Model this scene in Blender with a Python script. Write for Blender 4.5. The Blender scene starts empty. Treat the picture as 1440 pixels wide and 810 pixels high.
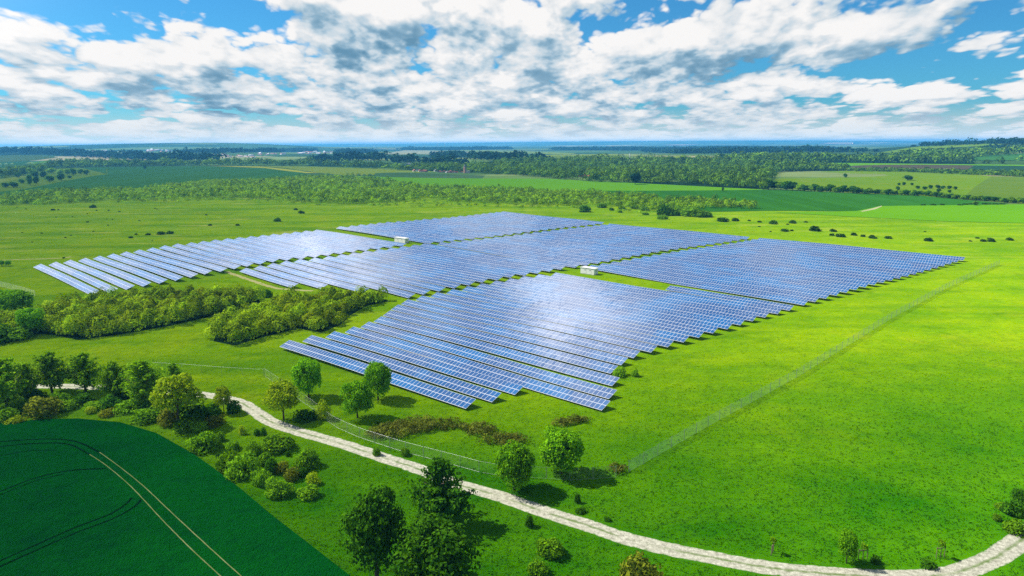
import bpy, math, random
import numpy as np
from mathutils import Vector, Matrix
from mathutils.geometry import delaunay_2d_cdt

rng = np.random.default_rng(7)
random.seed(7)
S = bpy.context.scene
COL = S.collection
R = math.radians

# ------------------------------------------------------------------ camera
F, H, HY, ROLL = 960.0, 50.0, 201.5, R(0.34)      # focal length in photo pixels, height, eye level, roll
PITCH = math.atan((405 - HY) / F)
cR, sR = math.cos(ROLL), math.sin(ROLL)
FWD = np.array([0, math.cos(PITCH), -math.sin(PITCH)])
UPV = np.array([0, math.sin(PITCH), math.cos(PITCH)])
XV = np.array([1.0, 0, 0])
cam_d = bpy.data.cameras.new('camera'); cam = bpy.data.objects.new('camera', cam_d); COL.objects.link(cam)
cam_d.lens = 24; cam_d.sensor_width = 36; cam_d.clip_start = 0.5; cam_d.clip_end = 90000
rt = cR * XV - sR * UPV; up = sR * XV + cR * UPV
m = Matrix.Identity(4)
for i in range(3):
    m[i][0] = rt[i]; m[i][1] = up[i]; m[i][2] = -FWD[i]
m[2][3] = H
cam.matrix_world = m
S.camera = cam

# ------------------------------------------------------------------ terrain height
def hgt(x, y):
    x = np.asarray(x, float); y = np.asarray(y, float)
    d = np.hypot(x, y)
    w = np.clip((d - 1500) / 2500, 0, 1); w = w * w * (3 - 2 * w)
    z = w * (4 + 3 * np.sin(x / 900 + 1.3) * np.cos(y / 1300) + 2 * np.sin(x / 410 + y / 700))
    def g(cx, cy, a, sx, sy): return a * np.exp(-((x - cx) / sx) ** 2 / 2 - ((y - cy) / sy) ** 2 / 2)
    z = z + g(1920, 2200, 62, 364, 520) + g(1500, 1640, 8, 270, 325)
    z = z + g(-1950, 3000, 19, 800, 420)
    z = z + np.where(x > -2450, g(-2450, 5700, 62, 680, 800), g(-2450, 5700, 62, 2000, 800))
    z = z + g(5000, 16000, 58, 5600, 1800) + g(-3500, 17500, 42, 8000, 1500)
    z = z + w * (d > 9000) * 4 * np.sin(x / 1700) * np.clip((d - 9000) / 5000, 0, 1)
    w2 = np.clip((d - 1120) / 330, 0, 1); w2 = w2 * w2 * (3 - 2 * w2)
    z = z + w2 * (g(250, 1800, 15, 420, 270) + g(1050, 1650, 9, 330, 220) + g(-900, 1900, 6, 400, 250) + g(700, 2500, 9, 600, 300))
    return np.where(d < 1120, 0.0, np.maximum(z, 0))

def ray(px, py):
    dx = px - 720; dy = 405 - py
    return (dx * cR + dy * sR) * XV + (-dx * sR + dy * cR) * UPV + F * FWD

def G(px, py, z=0.0):
    """point of the terrain seen at a photo pixel"""
    r = ray(px, py); r = r / np.linalg.norm(r)
    if r[2] < -0.0455:
        t = (z - H) / r[2]
        return np.array([r[0] * t, r[1] * t, z])
    ts = np.geomspace(900, 19500, 700)
    zz = H + r[2] * ts
    hh = hgt(r[0] * ts, r[1] * ts) + z
    k = np.nonzero(zz <= hh)[0]
    if len(k) == 0:
        t = ts[-1]
    else:
        k = max(k[0], 1)
        a, b = ts[k - 1], ts[k]
        for _ in range(18):
            mm = (a + b) / 2
            if H + r[2] * mm <= float(hgt(r[0] * mm, r[1] * mm)) + z: b = mm
            else: a = mm
        t = b
    return np.array([r[0] * t, r[1] * t, float(hgt(r[0] * t, r[1] * t)) + z])

def mpp(p):                                       # metres per photo pixel at a point
    return float(np.dot(np.array(p) - np.array([0, 0, H]), FWD)) / F

# ------------------------------------------------------------------ object helpers
def tag(o, label=None, cat=None, group=None, kind=None):
    if label: o['label'] = label
    if cat: o['category'] = cat
    if group: o['group'] = group
    if kind: o['kind'] = kind
    return o
def link(name, data, parent=None, loc=(0, 0, 0), rz=0, sc=None):
    o = bpy.data.objects.new(name, data); COL.objects.link(o)
    o.parent = parent; o.location = loc; o.rotation_euler = (0, 0, rz)
    if sc is not None: o.scale = sc
    return o
def pymesh(name, v, f, mat, uv=None, smooth=False):
    me = bpy.data.meshes.new(name); me.from_pydata([tuple(a) for a in v], [], f)
    mats = mat if isinstance(mat, (list, tuple)) else [mat]
    for q in mats: me.materials.append(q)
    if smooth: me.polygons.foreach_set('use_smooth', [True] * len(me.polygons))
    if uv is not None:
        l = me.uv_layers.new(name='UVMap')
        l.data.foreach_set('uv', np.asarray(uv, dtype=np.float32).ravel())
    me.update(); return me
def npmesh(name, V, n, mat, tint=None):
    """V: (faces*n, 3) unshared polygon corners, n corners each"""
    V = np.ascontiguousarray(V, dtype=np.float32).reshape(-1, 3); nv = len(V); nf = nv // n
    me = bpy.data.meshes.new(name)
    me.vertices.add(nv); me.vertices.foreach_set('co', V.ravel())
    me.loops.add(nv); me.loops.foreach_set('vertex_index', np.arange(nv, dtype=np.int32))
    me.polygons.add(nf); me.polygons.foreach_set('loop_start', np.arange(0, nv, n, dtype=np.int32))
    me.materials.append(mat)
    if tint is not None:
        a = me.attributes.new('tint', 'FLOAT', 'POINT'); a.data.foreach_set('value', np.asarray(tint, dtype=np.float32))
    me.update(calc_edges=True); return me
class MB:
    def __init__(s): s.v = []; s.f = []
    def box(s, x0, x1, y0, y1, z0, z1):
        b = len(s.v)
        s.v += [(x0, y0, z0), (x1, y0, z0), (x1, y1, z0), (x0, y1, z0), (x0, y0, z1), (x1, y0, z1), (x1, y1, z1), (x0, y1, z1)]
        s.f += [tuple(b + i for i in q) for q in ((0, 3, 2, 1), (4, 5, 6, 7), (0, 1, 5, 4), (1, 2, 6, 5), (2, 3, 7, 6), (3, 0, 4, 7))]
        return s
    def prism(s, pts, y0, y1):                     # outline in x,z swept along y
        b = len(s.v); n = len(pts)
        s.v += [(x, y0, z) for x, z in pts] + [(x, y1, z) for x, z in pts]
        s.f += [tuple(b + i for i in range(n)), tuple(b + n + i for i in reversed(range(n)))]
        s.f += [(b + i, b + n + i, b + n + (i + 1) % n, b + (i + 1) % n) for i in range(n)]
        return s
    def tube(s, pts, rad, n=6):
        b = len(s.v); pts = [np.array(p, float) for p in pts]
        if not hasattr(rad, '__len__'): rad = [rad] * len(pts)
        for i, p in enumerate(pts):
            d = pts[min(i + 1, len(pts) - 1)] - pts[max(i - 1, 0)]; d = d / (np.linalg.norm(d) + 1e-9)
            a = np.cross(d, [0.31, 0.9, 0.2] if abs(d[2]) > .8 else [0, 0, 1]); a /= np.linalg.norm(a); c = np.cross(d, a)
            for k in range(n):
                t = 2 * math.pi * k / n
                s.v.append(tuple(p + rad[i] * (math.cos(t) * a + math.sin(t) * c)))
        for i in range(len(pts) - 1):
            for k in range(n):
                s.f.append((b + i * n + k, b + i * n + (k + 1) % n, b + (i + 1) * n + (k + 1) % n, b + (i + 1) * n + k))
        s.f.append(tuple(b + k for k in reversed(range(n)))); s.f.append(tuple(b + (len(pts) - 1) * n + k for k in range(n)))
        return s
    def mesh(s, name, mat, smooth=False): return pymesh(name, s.v, s.f, mat, smooth=smooth)

ORD = ['first', 'second', 'third', 'fourth', 'fifth', 'sixth', 'seventh', 'eighth', 'ninth', 'tenth', 'eleventh', 'twelfth', 'thirteenth',
       'fourteenth', 'fifteenth', 'sixteenth', 'seventeenth', 'eighteenth', 'nineteenth', 'twentieth']
TENS = ['', '', 'twenty', 'thirty', 'forty', 'fifty', 'sixty', 'seventy', 'eighty', 'ninety']
def ordw(i):                                        # 0-based
    i += 1
    if i <= 20: return ORD[i - 1]
    if i % 10 == 0: return TENS[i // 10][:-1] + 'ieth'
    return TENS[i // 10] + '-' + ORD[i % 10 - 1]

# ------------------------------------------------------------------ materials
def newmat(name):
    mt = bpy.data.materials.new(name); mt.use_nodes = True
    nt = mt.node_tree; nt.nodes.clear()
    out = nt.nodes.new('ShaderNodeOutputMaterial')
    return mt, nt, out
class N:
    """tiny node-graph helper"""
    def __init__(s, nt): s.nt = nt
    def n(s, t, **k):
        x = s.nt.nodes.new('ShaderNode' + t)
        for a, b in k.items(): setattr(x, a, b)
        return x
    def put(s, sock, v):
        if hasattr(v, 'links') or isinstance(v, bpy.types.NodeSocket): s.nt.links.new(v, sock)
        elif v is not None: sock.default_value = v
    def m(s, op, a, b=None, c=None, clamp=False):
        x = s.n('Math', operation=op, use_clamp=clamp)
        for i, v in enumerate((a, b, c)):
            if v is not None: s.put(x.inputs[i], v)
        return x.outputs[0]
    def vm(s, op, a, b=None):
        x = s.n('VectorMath', operation=op); s.put(x.inputs[0], a)
        if b is not None: s.put(x.inputs[3 if op == 'SCALE' else 1], b)
        return x.outputs['Value'] if op in ('LENGTH', 'DOT_PRODUCT') else x.outputs[0]
    def mix(s, f, a, b):
        x = s.n('Mix', data_type='RGBA'); s.put(x.inputs[0], f)
        for i, v in ((6, a), (7, b)): s.put(x.inputs[i], v + (1,) if isinstance(v, tuple) and len(v) == 3 else v)
        return x.outputs[2]
    def noise(s, vec, scale, detail=4, rough=.55, dist=0.0, color=False):
        x = s.n('TexNoise'); s.put(x.inputs['Vector'], vec); x.inputs['Scale'].default_value = scale
        x.inputs['Detail'].default_value = detail; x.inputs['Roughness'].default_value = rough; x.inputs['Distortion'].default_value = dist
        return x.outputs['Color' if color else 'Fac']
    def rng(s, v, a, b, c=0.0, d=1.0, smooth=False):
        x = s.n('MapRange'); x.interpolation_type = 'SMOOTHSTEP' if smooth else 'LINEAR'; s.put(x.inputs[0], v)
        for i, q in enumerate((a, b, c, d)): x.inputs[i + 1].default_value = q
        return x.outputs[0]
    def pos(s, sc=None):
        g = s.n('NewGeometry').outputs['Position']
        return g if sc is None else s.vm('MULTIPLY', g, sc)
    def bump(s, h, strength, dist):
        x = s.n('Bump'); x.inputs['Strength'].default_value = strength; x.inputs['Distance'].default_value = dist; s.put(x.inputs['Height'], h)
        return x.outputs[0]

ALB = .78                                             # all outdoor surfaces share this albedo scale
def simple(name, col, rough=.6, metal=0.0, vary=.12, vs=3.0, spec=.3):
    mt, nt, out = newmat(name); g = N(nt); b = g.n('BsdfPrincipled')
    f = g.noise(g.pos(), vs, 4)
    c = g.mix(g.rng(f, .3, .7), tuple(x * (1 - vary) for x in col), tuple(min(1, x * (1 + vary)) for x in col))
    g.put(b.inputs['Base Color'], g.vm('SCALE', c, ALB)); b.inputs['Roughness'].default_value = rough; b.inputs['Metallic'].default_value = metal
    b.inputs['Specular IOR Level'].default_value = spec
    nt.links.new(b.outputs[0], out.inputs[0]); return mt

def leafmat(name, dark, light, warm=None, nscale=1.4, trans=.32, tint=False):
    mt, nt, out = newmat(name); g = N(nt)
    tc = g.n('TexCoord').outputs['Object']
    a = g.noise(tc if not tint else g.pos(), nscale, 3, .6)
    c = g.mix(g.rng(a, .36, .66), dark, light)
    rnd = g.n('Attribute', attribute_name='tint').outputs['Fac'] if tint else g.n('ObjectInfo').outputs['Random']
    if warm: c = g.mix(g.m('MULTIPLY', g.rng(rnd, .5, 1), .75), c, warm)
    hs = g.n('HueSaturation'); g.put(hs.inputs['Color'], c)
    lo_, sp_ = (.42, .95) if tint else (.78, .44)
    g.put(hs.inputs['Value'], g.m('ADD', lo_, g.m('MULTIPLY', g.m('FRACT', g.m('MULTIPLY', rnd, 7.3)), sp_)))
    hs.inputs['Saturation'].default_value = 1.0
    d = g.n('BsdfDiffuse'); t = g.n('BsdfTranslucent'); hc = g.vm('SCALE', hs.outputs[0], ALB)
    nt.links.new(hc, d.inputs[0]); nt.links.new(hc, t.inputs[0])
    mx = g.n('MixShader'); mx.inputs[0].default_value = trans
    nt.links.new(d.outputs[0], mx.inputs[1]); nt.links.new(t.outputs[0], mx.inputs[2])
    nt.links.new(mx.outputs[0], out.inputs[0]); return mt

def fieldmat(name, c1, c2, big=.02, fine=.9, bstr=.5, bdist=.25, c3=None, stripes=None, rough=1.0):
    """crop or grass surface: two tones over broad and fine patches"""
    mt, nt, out = newmat(name); g = N(nt); p = g.pos()
    a = g.noise(p, big, 5, .6); b = g.noise(p, fine, 4, .65)
    f = g.m('ADD', g.m('MULTIPLY', g.rng(a, .32, .68), .65), g.m('MULTIPLY', g.rng(b, .3, .7), .35))
    c = g.mix(f, c1, c2)
    if c3: c = g.mix(g.m('MULTIPLY', g.rng(g.noise(p, big * 3.1, 4, .6), .55, .72), .6), c, c3)
    if stripes:
        ang, per = stripes
        mp = g.n('Mapping'); g.put(mp.inputs['Vector'], p); mp.inputs['Rotation'].default_value = (0, 0, R(ang)); mp.inputs['Scale'].default_value = (1 / per, .01 / per, 0)
        s_ = g.noise(mp.outputs[0], 1.0, 2, .5)
        c = g.mix(g.rng(s_, .35, .65, 0, .5), c, tuple(q * .62 for q in c1))
    d = g.n('BsdfDiffuse'); d.inputs['Roughness'].default_value = rough; g.put(d.inputs['Color'], g.vm('SCALE', c, ALB))
    hh = g.m('ADD', b, g.noise(p, fine * 4.3, 3, .6))
    g.put(d.inputs['Normal'], g.bump(hh, bstr, bdist))
    nt.links.new(d.outputs[0], out.inputs[0]); return mt

# the meadow: yellowish flowering grass further out, greener by the track with vignette darkening painted in
def meadowmat(blades=False):
    mt, nt, out = newmat('grass_blades' if blades else 'meadow_grass'); g = N(nt); p = g.pos()
    sx = g.n('SeparateXYZ'); g.put(sx.inputs[0], p)
    n1 = g.noise(p, .011, 5, .6); n2 = g.noise(p, .06, 5, .62); n3 = g.noise(p, .45, 4, .7); n4 = g.noise(p, 2.2, 3, .7)
    vignette = g.rng(g.m('ADD', sx.outputs[1], g.m('ADD', g.m('MULTIPLY', n1, 90), g.m('MULTIPLY', sx.outputs[0], -.10))), 122, 212, 1, 0, True)
    base = g.mix(g.rng(n2, .35, .68), (.215, .400, .001), (.315, .455, .001))
    base = g.mix(g.m('MULTIPLY', g.rng(n1, .5, .66), .6), base, (.19, .37, .001))
    base = g.mix(g.m('MULTIPLY', g.rng(g.noise(p, .028, 5, .7), .56, .7), .5), base, (.38, .40, .012))
    vignette_col = g.mix(g.rng(n2, .38, .66), (.020, .150, .001), (.080, .255, .001))
    c = g.mix(vignette, base, vignette_col)
    c = g.mix(g.rng(n3, .36, .58, .22, 0), c, (.020, .120, .003))
    c = g.mix(g.rng(n4, .40, .60, .12, 0), c, (.020, .120, .003))
    st = g.vm('MULTIPLY', p, (.010, .045, 0))
    c = g.mix(g.rng(g.noise(st, 1.0, 5, .65), .46, .62, 0, .62), c, (.080, .235, .002))
    c = g.mix(g.m('MULTIPLY', g.rng(g.noise(g.vm('ADD', st, (9, 4, 0)), 1.6, 5, .7), .56, .68, 0, .6), g.rng(sx.outputs[1], 250, 380)), c, (.52, .52, .10))
    c = g.mix(g.rng(g.noise(p, .085, 4, .7), .54, .68, 0, .38), c, (.050, .170, .002))
    c = g.mix(g.rng(g.noise(p, .22, 5, .75), .60, .72, 0, .55), c, (.030, .120, .004))
    d = g.n('BsdfDiffuse'); d.inputs['Roughness'].default_value = 1; g.put(d.inputs['Color'], g.vm('SCALE', c, ALB))
    hh = g.m('ADD', g.m('MULTIPLY', n3, 2.0), g.m('ADD', n4, g.m('MULTIPLY', g.noise(p, .15, 3, .6), 5)))
    if blades:
        t_ = g.n('BsdfTranslucent'); nt.links.new(g.vm('SCALE', c, ALB * 1.15), t_.inputs[0]); mx = g.n('MixShader'); mx.inputs[0].default_value = .5
        nt.links.new(d.outputs[0], mx.inputs[1]); nt.links.new(t_.outputs[0], mx.inputs[2]); nt.links.new(mx.outputs[0], out.inputs[0]); return mt
    g.put(d.inputs['Normal'], g.bump(hh, .5, .30))
    nt.links.new(d.outputs[0], out.inputs[0]); return mt

def farmat():
    """distant farmland: a patchwork of fields, each parcel one crop"""
    mt, nt, out = newmat('farmland'); g = N(nt); p = g.pos((1, 1.7, 0))
    v = g.n('TexVoronoi'); g.put(v.inputs['Vector'], p); v.inputs['Scale'].default_value = .0016; v.inputs['Randomness'].default_value = .9
    sp = g.n('SeparateColor'); nt.links.new(v.outputs['Color'], sp.inputs[0])
    r = g.n('ValToRGB'); nt.links.new(sp.outputs[0], r.inputs[0]); cr = r.color_ramp; cr.interpolation = 'CONSTANT'
    cols = [(0, (.035, .085, .025)), (.18, (.06, .13, .03)), (.36, (.12, .20, .045)), (.50, (.022, .055, .02)), (.66, (.20, .26, .08)), (.8, (.05, .10, .04)), (.9, (.34, .30, .17)), (.96, (.09, .17, .05))]
    cr.elements[0].position = 0; cr.elements[0].color = cols[0][1] + (1,); cr.elements[1].position = cols[1][0]; cr.elements[1].color = cols[1][1] + (1,)
    for a, b in cols[2:]:
        e = cr.elements.new(a); e.color = b + (1,)
    c = g.mix(g.rng(g.noise(p, .012, 4, .6), .3, .7, 0, .35), r.outputs[0], (.03, .07, .02))
    d = g.n('BsdfDiffuse'); g.put(d.inputs['Color'], g.vm('SCALE', c, ALB)); nt.links.new(d.outputs[0], out.inputs[0]); return mt

M = {}
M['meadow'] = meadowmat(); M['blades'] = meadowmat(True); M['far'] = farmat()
M['crop'] = fieldmat('young_wheat', (.001, .048, .012), (.004, .140, .009), .035, 1.0, 1.0, .5)
M['teal'] = fieldmat('teal_crop', (.045, .160, .022), (.065, .195, .028), .004, .05, .2, .3, stripes=(20, 12))
M['tealdark'] = fieldmat('dark_crop', (.028, .140, .010), (.045, .185, .013), .004, .05, .2, .3, stripes=(-55, 16))
M['lime'] = fieldmat('lime_crop', (.10, .29, .002), (.135, .34, .002), .006, .06, .2, .3)
M['yelgreen'] = fieldmat('ripening_crop', (.18, .27, .015), (.23, .30, .02), .005, .05, .2, .3)
M['yellow'] = fieldmat('yellow_flowers', (.42, .42, .02), (.36, .38, .02), .02, .1, .2, .3)
M['olive'] = fieldmat('hill_pasture', (.105, .215, .003), (.155, .25, .004), .010, .08, .3, .5, (.24, .24, .03))
M['olivedark'] = fieldmat('rough_pasture', (.085, .165, .012), (.13, .20, .015), .010, .08, .3, .5)
M['plough'] = fieldmat('ploughed_soil', (.10, .075, .045), (.075, .07, .04), .006, .05, .2, .3)
M['darkfield'] = fieldmat('bluish_crop', (.020, .060, .028), (.026, .080, .034), .004, .05, .2, .3)
M['pale'] = fieldmat('pale_stubble', (.38, .40, .20), (.44, .42, .24), .004, .05, .2, .3)
M['pink'] = fieldmat('bare_stubble', (.42, .32, .20), (.38, .30, .19), .004, .05, .2, .3)
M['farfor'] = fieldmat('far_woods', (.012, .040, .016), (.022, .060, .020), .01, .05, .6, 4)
M['bark'] = simple('bark', (.10, .075, .05), .9)
M['wood'] = simple('stake_wood', (.22, .17, .11), .8)
M['leaf_round'] = leafmat('leaf_round', (.075, .27, .004), (.28, .60, .008))
M['leaf_dark'] = leafmat('leaf_dark', (.030, .120, .005), (.10, .27, .008))
M['leaf_yellow'] = leafmat('leaf_yellow', (.22, .38, .008), (.46, .58, .012))
M['leaf_mid'] = leafmat('leaf_mid', (.11, .28, .005), (.32, .55, .008))
M['leaf_bush'] = leafmat('leaf_bush', (.060, .185, .006), (.24, .48, .006), (.20, .42, .010))
M['leaf_olive'] = leafmat('leaf_olive', (.14, .29, .005), (.44, .64, .008), (.44, .50, .015), tint=True, nscale=.8)
M['leaf_brown'] = leafmat('leaf_brown', (.10, .14, .010), (.27, .31, .018))
M['leaf_shrub'] = leafmat('leaf_shrub', (.03, .10, .006), (.085, .20, .008))
M['leaf_black'] = leafmat('leaf_deep', (.008, .035, .006), (.022, .075, .008))
M['leaf_scrub'] = leafmat('leaf_scrub', (.12, .31, .004), (.38, .60, .006), (.28, .42, .008), tint=True, nscale=.3)
M['leaf_wood'] = leafmat('leaf_wood', (.045, .14, .010), (.19, .35, .012), (.24, .42, .012), tint=True, nscale=.12, trans=.2)
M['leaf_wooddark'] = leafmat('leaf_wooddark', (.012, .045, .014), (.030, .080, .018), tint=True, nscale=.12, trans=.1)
M['galv'] = simple('galvanised_steel', (.45, .47, .48), .45, .7)
M['back'] = simple('module_backing', (.55, .56, .58), .6)
M['cabwhite'] = simple('white_paint', (.82, .81, .77), .5, vary=.04)
M['cabroof'] = simple('grey_white_roof', (.74, .73, .70), .55, vary=.05)
M['grille'] = simple('grey_grille', (.35, .36, .36), .5)
M['plaster'] = simple('light_plaster', (.72, .66, .56), .8, vary=.08)
M['redroof'] = simple('red_tiles', (.42, .13, .08), .8)
M['pinkwall'] = simple('pink_plaster', (.55, .30, .24), .8)
M['slate'] = simple('grey_roof', (.20, .20, .22), .7)
M['white'] = simple('bright_white_wall', (.85, .84, .82), .6, vary=.03)
M['glassdark'] = simple('window_glass', (.03, .035, .04), .15, vary=.0, spec=.5)
M['steeldark'] = simple('dark_steel', (.08, .10, .12), .6)

# gravel of the track, with grass growing in the middle
def gravelmat():
    mt, nt, out = newmat('pale_gravel'); g = N(nt); p = g.pos()
    uv = g.n('UVMap').outputs[0]; su = g.n('SeparateXYZ'); g.put(su.inputs[0], uv)
    c = g.mix(g.rng(g.noise(p, 1.6, 6, .75), .35, .65), (.25, .245, .18), (.61, .59, .47))
    c = g.mix(g.rng(g.noise(p, 5.0, 3, .8), .54, .66, 0, .7), c, (.12, .12, .07))
    mid = g.m('SUBTRACT', 1, g.m('MULTIPLY', g.m('ABSOLUTE', g.m('SUBTRACT', su.outputs[0], .5)), 2))      # 1 at centre 0 at edge
    gr = g.m('MULTIPLY', g.rng(g.m('ADD', mid, g.m('MULTIPLY', g.noise(p, .9, 4, .7), .5)), 1.0, 1.25), g.rng(g.noise(p, .10, 3, .6), .38, .52))
    ed = g.rng(g.m('ADD', mid, g.m('MULTIPLY', g.noise(p, 1.1, 4, .7), .9)), .36, .58, 1, 0)
    c = g.mix(g.m('MULTIPLY', gr, .8), c, (.075, .15, .01))
    c = g.mix(ed, c, (.055, .175, .005))
    d = g.n('BsdfDiffuse'); g.put(d.inputs['Color'], g.vm('SCALE', c, ALB)); g.put(d.inputs['Normal'], g.bump(g.noise(p, 6, 3, .7), .5, .08))
    nt.links.new(d.outputs[0], out.inputs[0]); return mt
M['gravel'] = gravelmat()
M['sand'] = fieldmat('sandy_rut', (.16, .22, .05), (.40, .42, .18), .3, 3.0, .4, .05)
M['rut'] = fieldmat('pressed_crop', (.001, .018, .005), (.002, .030, .006), .3, 3.0, .4, .05)
M['drypatch'] = fieldmat('dry_grass', (.46, .43, .14), (.62, .57, .26), .3, 2.0, .4, .05)

def panelmat():
    mt, nt, out = newmat('solar_glass'); g = N(nt)
    uv = g.n('UVMap').outputs[0]; su = g.n('SeparateXYZ'); g.put(su.inputs[0], uv)
    fu = g.m('FRACT', su.outputs[0]); fv = g.m('FRACT', su.outputs[1])
    du = g.m('ABSOLUTE', g.m('SUBTRACT', fu, .5)); dv = g.m('ABSOLUTE', g.m('SUBTRACT', fv, .5))
    fr = g.m('MAXIMUM', g.m('GREATER_THAN', du, .468), g.m('GREATER_THAN', dv, .470))
    cell = g.vm('FLOOR', uv)
    wn = g.n('TexWhiteNoise', noise_dimensions='4D'); g.put(wn.inputs['Vector'], cell); g.put(wn.inputs['W'], g.n('ObjectInfo').outputs['Random'])
    bl = g.mix(wn.outputs['Value'], (.016, .062, .175), (.036, .082, .195))
    big = g.noise(g.pos((.06, .06, .06)), 1.0, 3, .6)
    bl = g.mix(g.rng(big, .45, .62, 0, .8), bl, (.012, .105, .27))
    c = g.mix(fr, bl, (.50, .51, .54))
    b = g.n('BsdfPrincipled'); g.put(b.inputs['Base Color'], c)
    g.put(b.inputs['Roughness'], g.m('ADD', .12, g.m('MULTIPLY', fr, .3)))
    b.inputs['Specular IOR Level'].default_value = .75; b.inputs['IOR'].default_value = 1.55
    # each module sits a hair differently
    nm = g.n('NewGeometry').outputs['Normal']
    off = g.vm('SCALE', g.vm('SUBTRACT', wn.outputs['Color'], (.5, .5, .5)), .020)
    g.put(b.inputs['Normal'], g.vm('NORMALIZE', g.vm('ADD', nm, off)))
    nt.links.new(b.outputs[0], out.inputs[0]); return mt
M['panel'] = panelmat()

def netmat(name, wid):
    mt, nt, out = newmat(name); g = N(nt)
    d = g.n('BsdfDiffuse'); d.inputs[0].default_value = (.60, .66, .46, 1)
    t = g.n('BsdfTransparent'); mx = g.n('MixShader')
    uv = g.n('UVMap').outputs[0]; su = g.n('SeparateXYZ'); g.put(su.inputs[0], uv)
    a = g.m('ADD', su.outputs[0], su.outputs[1]); b = g.m('SUBTRACT', su.outputs[0], su.outputs[1])
    def line(v): return g.m('LESS_THAN', g.m('FRACT', g.m('MULTIPLY', v, 12.0)), wid)
    f = g.m('MAXIMUM', line(a), line(b))
    g.put(mx.inputs[0], f); nt.links.new(t.outputs[0], mx.inputs[1]); nt.links.new(d.outputs[0], mx.inputs[2])
    nt.links.new(mx.outputs[0], out.inputs[0]); return mt
M['net'] = netmat('fence_mesh', .12); M['netthin'] = netmat('thin_fence_mesh', .022)

# ------------------------------------------------------------------ ground sheets
def polar_ground():
    az = list(np.radians(np.linspace(-52, 52, 241))) + list(np.radians(np.linspace(52, 308, 65)[1:-1]))
    rad = [0.0, 60, 200, 500, 900, 1300]
    while rad[-1] < 19300: rad.append(rad[-1] * 1.03)
    v = [(0, 0, 0)]
    for r in rad[1:]:
        xs = r * np.sin(az); ys = r * np.cos(az); z = hgt(xs, ys)
        v += list(zip(xs, ys, z))
    n = len(az); f = [(0, 1 + (k + 1) % n, 1 + k) for k in range(n)]
    for i in range(len(rad) - 2):
        a = 1 + i * n; b = a + n
        f += [(a + k, a + (k + 1) % n, b + (k + 1) % n, b + k) for k in range(n)]
    return pymesh('ground', v, f, M['far'], smooth=True)
tag(link('ground', polar_ground()), 'patchwork of distant farmland reaching to the blue horizon', 'ground', kind='structure')

def densify(poly, step):
    out = []
    for i, a in enumerate(poly):
        b = poly[(i + 1) % len(poly)]; n = max(1, int(math.hypot(b[0] - a[0], b[1] - a[1]) / step))
        out += [(a[0] + (b[0] - a[0]) * k / n, a[1] + (b[1] - a[1]) * k / n) for k in range(n)]
    return out
def inside(poly, X, Y):
    c = np.zeros(len(X), bool); n = len(poly)
    for i in range(n):
        x1, y1 = poly[i]; x2, y2 = poly[(i + 1) % n]
        if y1 == y2: continue
        hit = ((y1 > Y) != (y2 > Y)) & (X < (x2 - x1) * (Y - y1) / (y2 - y1) + x1)
        c ^= hit
    return c
def wpoly(poly, step=12): return [tuple(G(*p)[:2]) for p in densify(poly, step)]
def flat(name, pts, mat, z, label, cat, kind='structure', uv=None, wob=0):
    """a sheet over the level ground"""
    P = [Vector((p[0] + (random.uniform(-wob, wob) if wob else 0), p[1] + (random.uniform(-wob, wob) if wob else 0))) for p in pts]
    vs, es, fs, *_ = delaunay_2d_cdt(P, [], [list(range(len(P)))], 1, 1e-4)
    me = pymesh(name, [(a.x, a.y, z) for a in vs], [tuple(q) for q in fs], mat)
    return tag(link(name, me), label, cat, kind=kind)
def draped(name, poly, mat, z, label, cat='field'):
    """a sheet that follows the hills"""
    pts = densify(poly, 8); xs = [p[0] for p in pts]; ys = [p[1] for p in pts]
    ex = [(x, y) for x in np.arange(min(xs), max(xs), 8) for y in np.arange(min(ys), max(ys), 1.6)]
    ex = np.array(ex) if ex else np.zeros((0, 2))
    k = inside(poly, ex[:, 0], ex[:, 1]) if len(ex) else []
    allp = pts + [tuple(q) for q in (ex[k] if len(ex) else [])]
    vs, es, fs, *_ = delaunay_2d_cdt([Vector(p) for p in allp], [], [list(range(len(pts)))], 1, 1e-3)
    w = []
    for a in vs:
        q = G(a.x, a.y); dd = math.hypot(q[0], q[1])
        w.append((q[0], q[1], q[2] + z * max(.02, dd / 1500)))
    return tag(link(name, pymesh(name, w, [tuple(q) for q in fs], mat, smooth=True)), label, cat, kind='structure')

# meadow from behind the camera to the scrub and fields
mead = [(-1500, 1500), (-900, 400), (-500, 292), (0, 277), (120, 270), (250, 260), (420, 241), (600, 250), (800, 262), (1000, 276), (1080, 296), (1205, 298), (1330, 306), (1440, 309), (1900, 322), (2600, 420), (3000, 1500)]
mw = [tuple(G(*p)[:2]) for p in densify(mead[1:-1], 25)][:-20]
mw = [tuple(G(*p)[:2]) for p in mead[1:-1]] + [(300, -120), (-300, -120)]
flat('meadow', mw, M['meadow'], .004, 'bright green grass meadow around the solar park', 'meadow')

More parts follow.
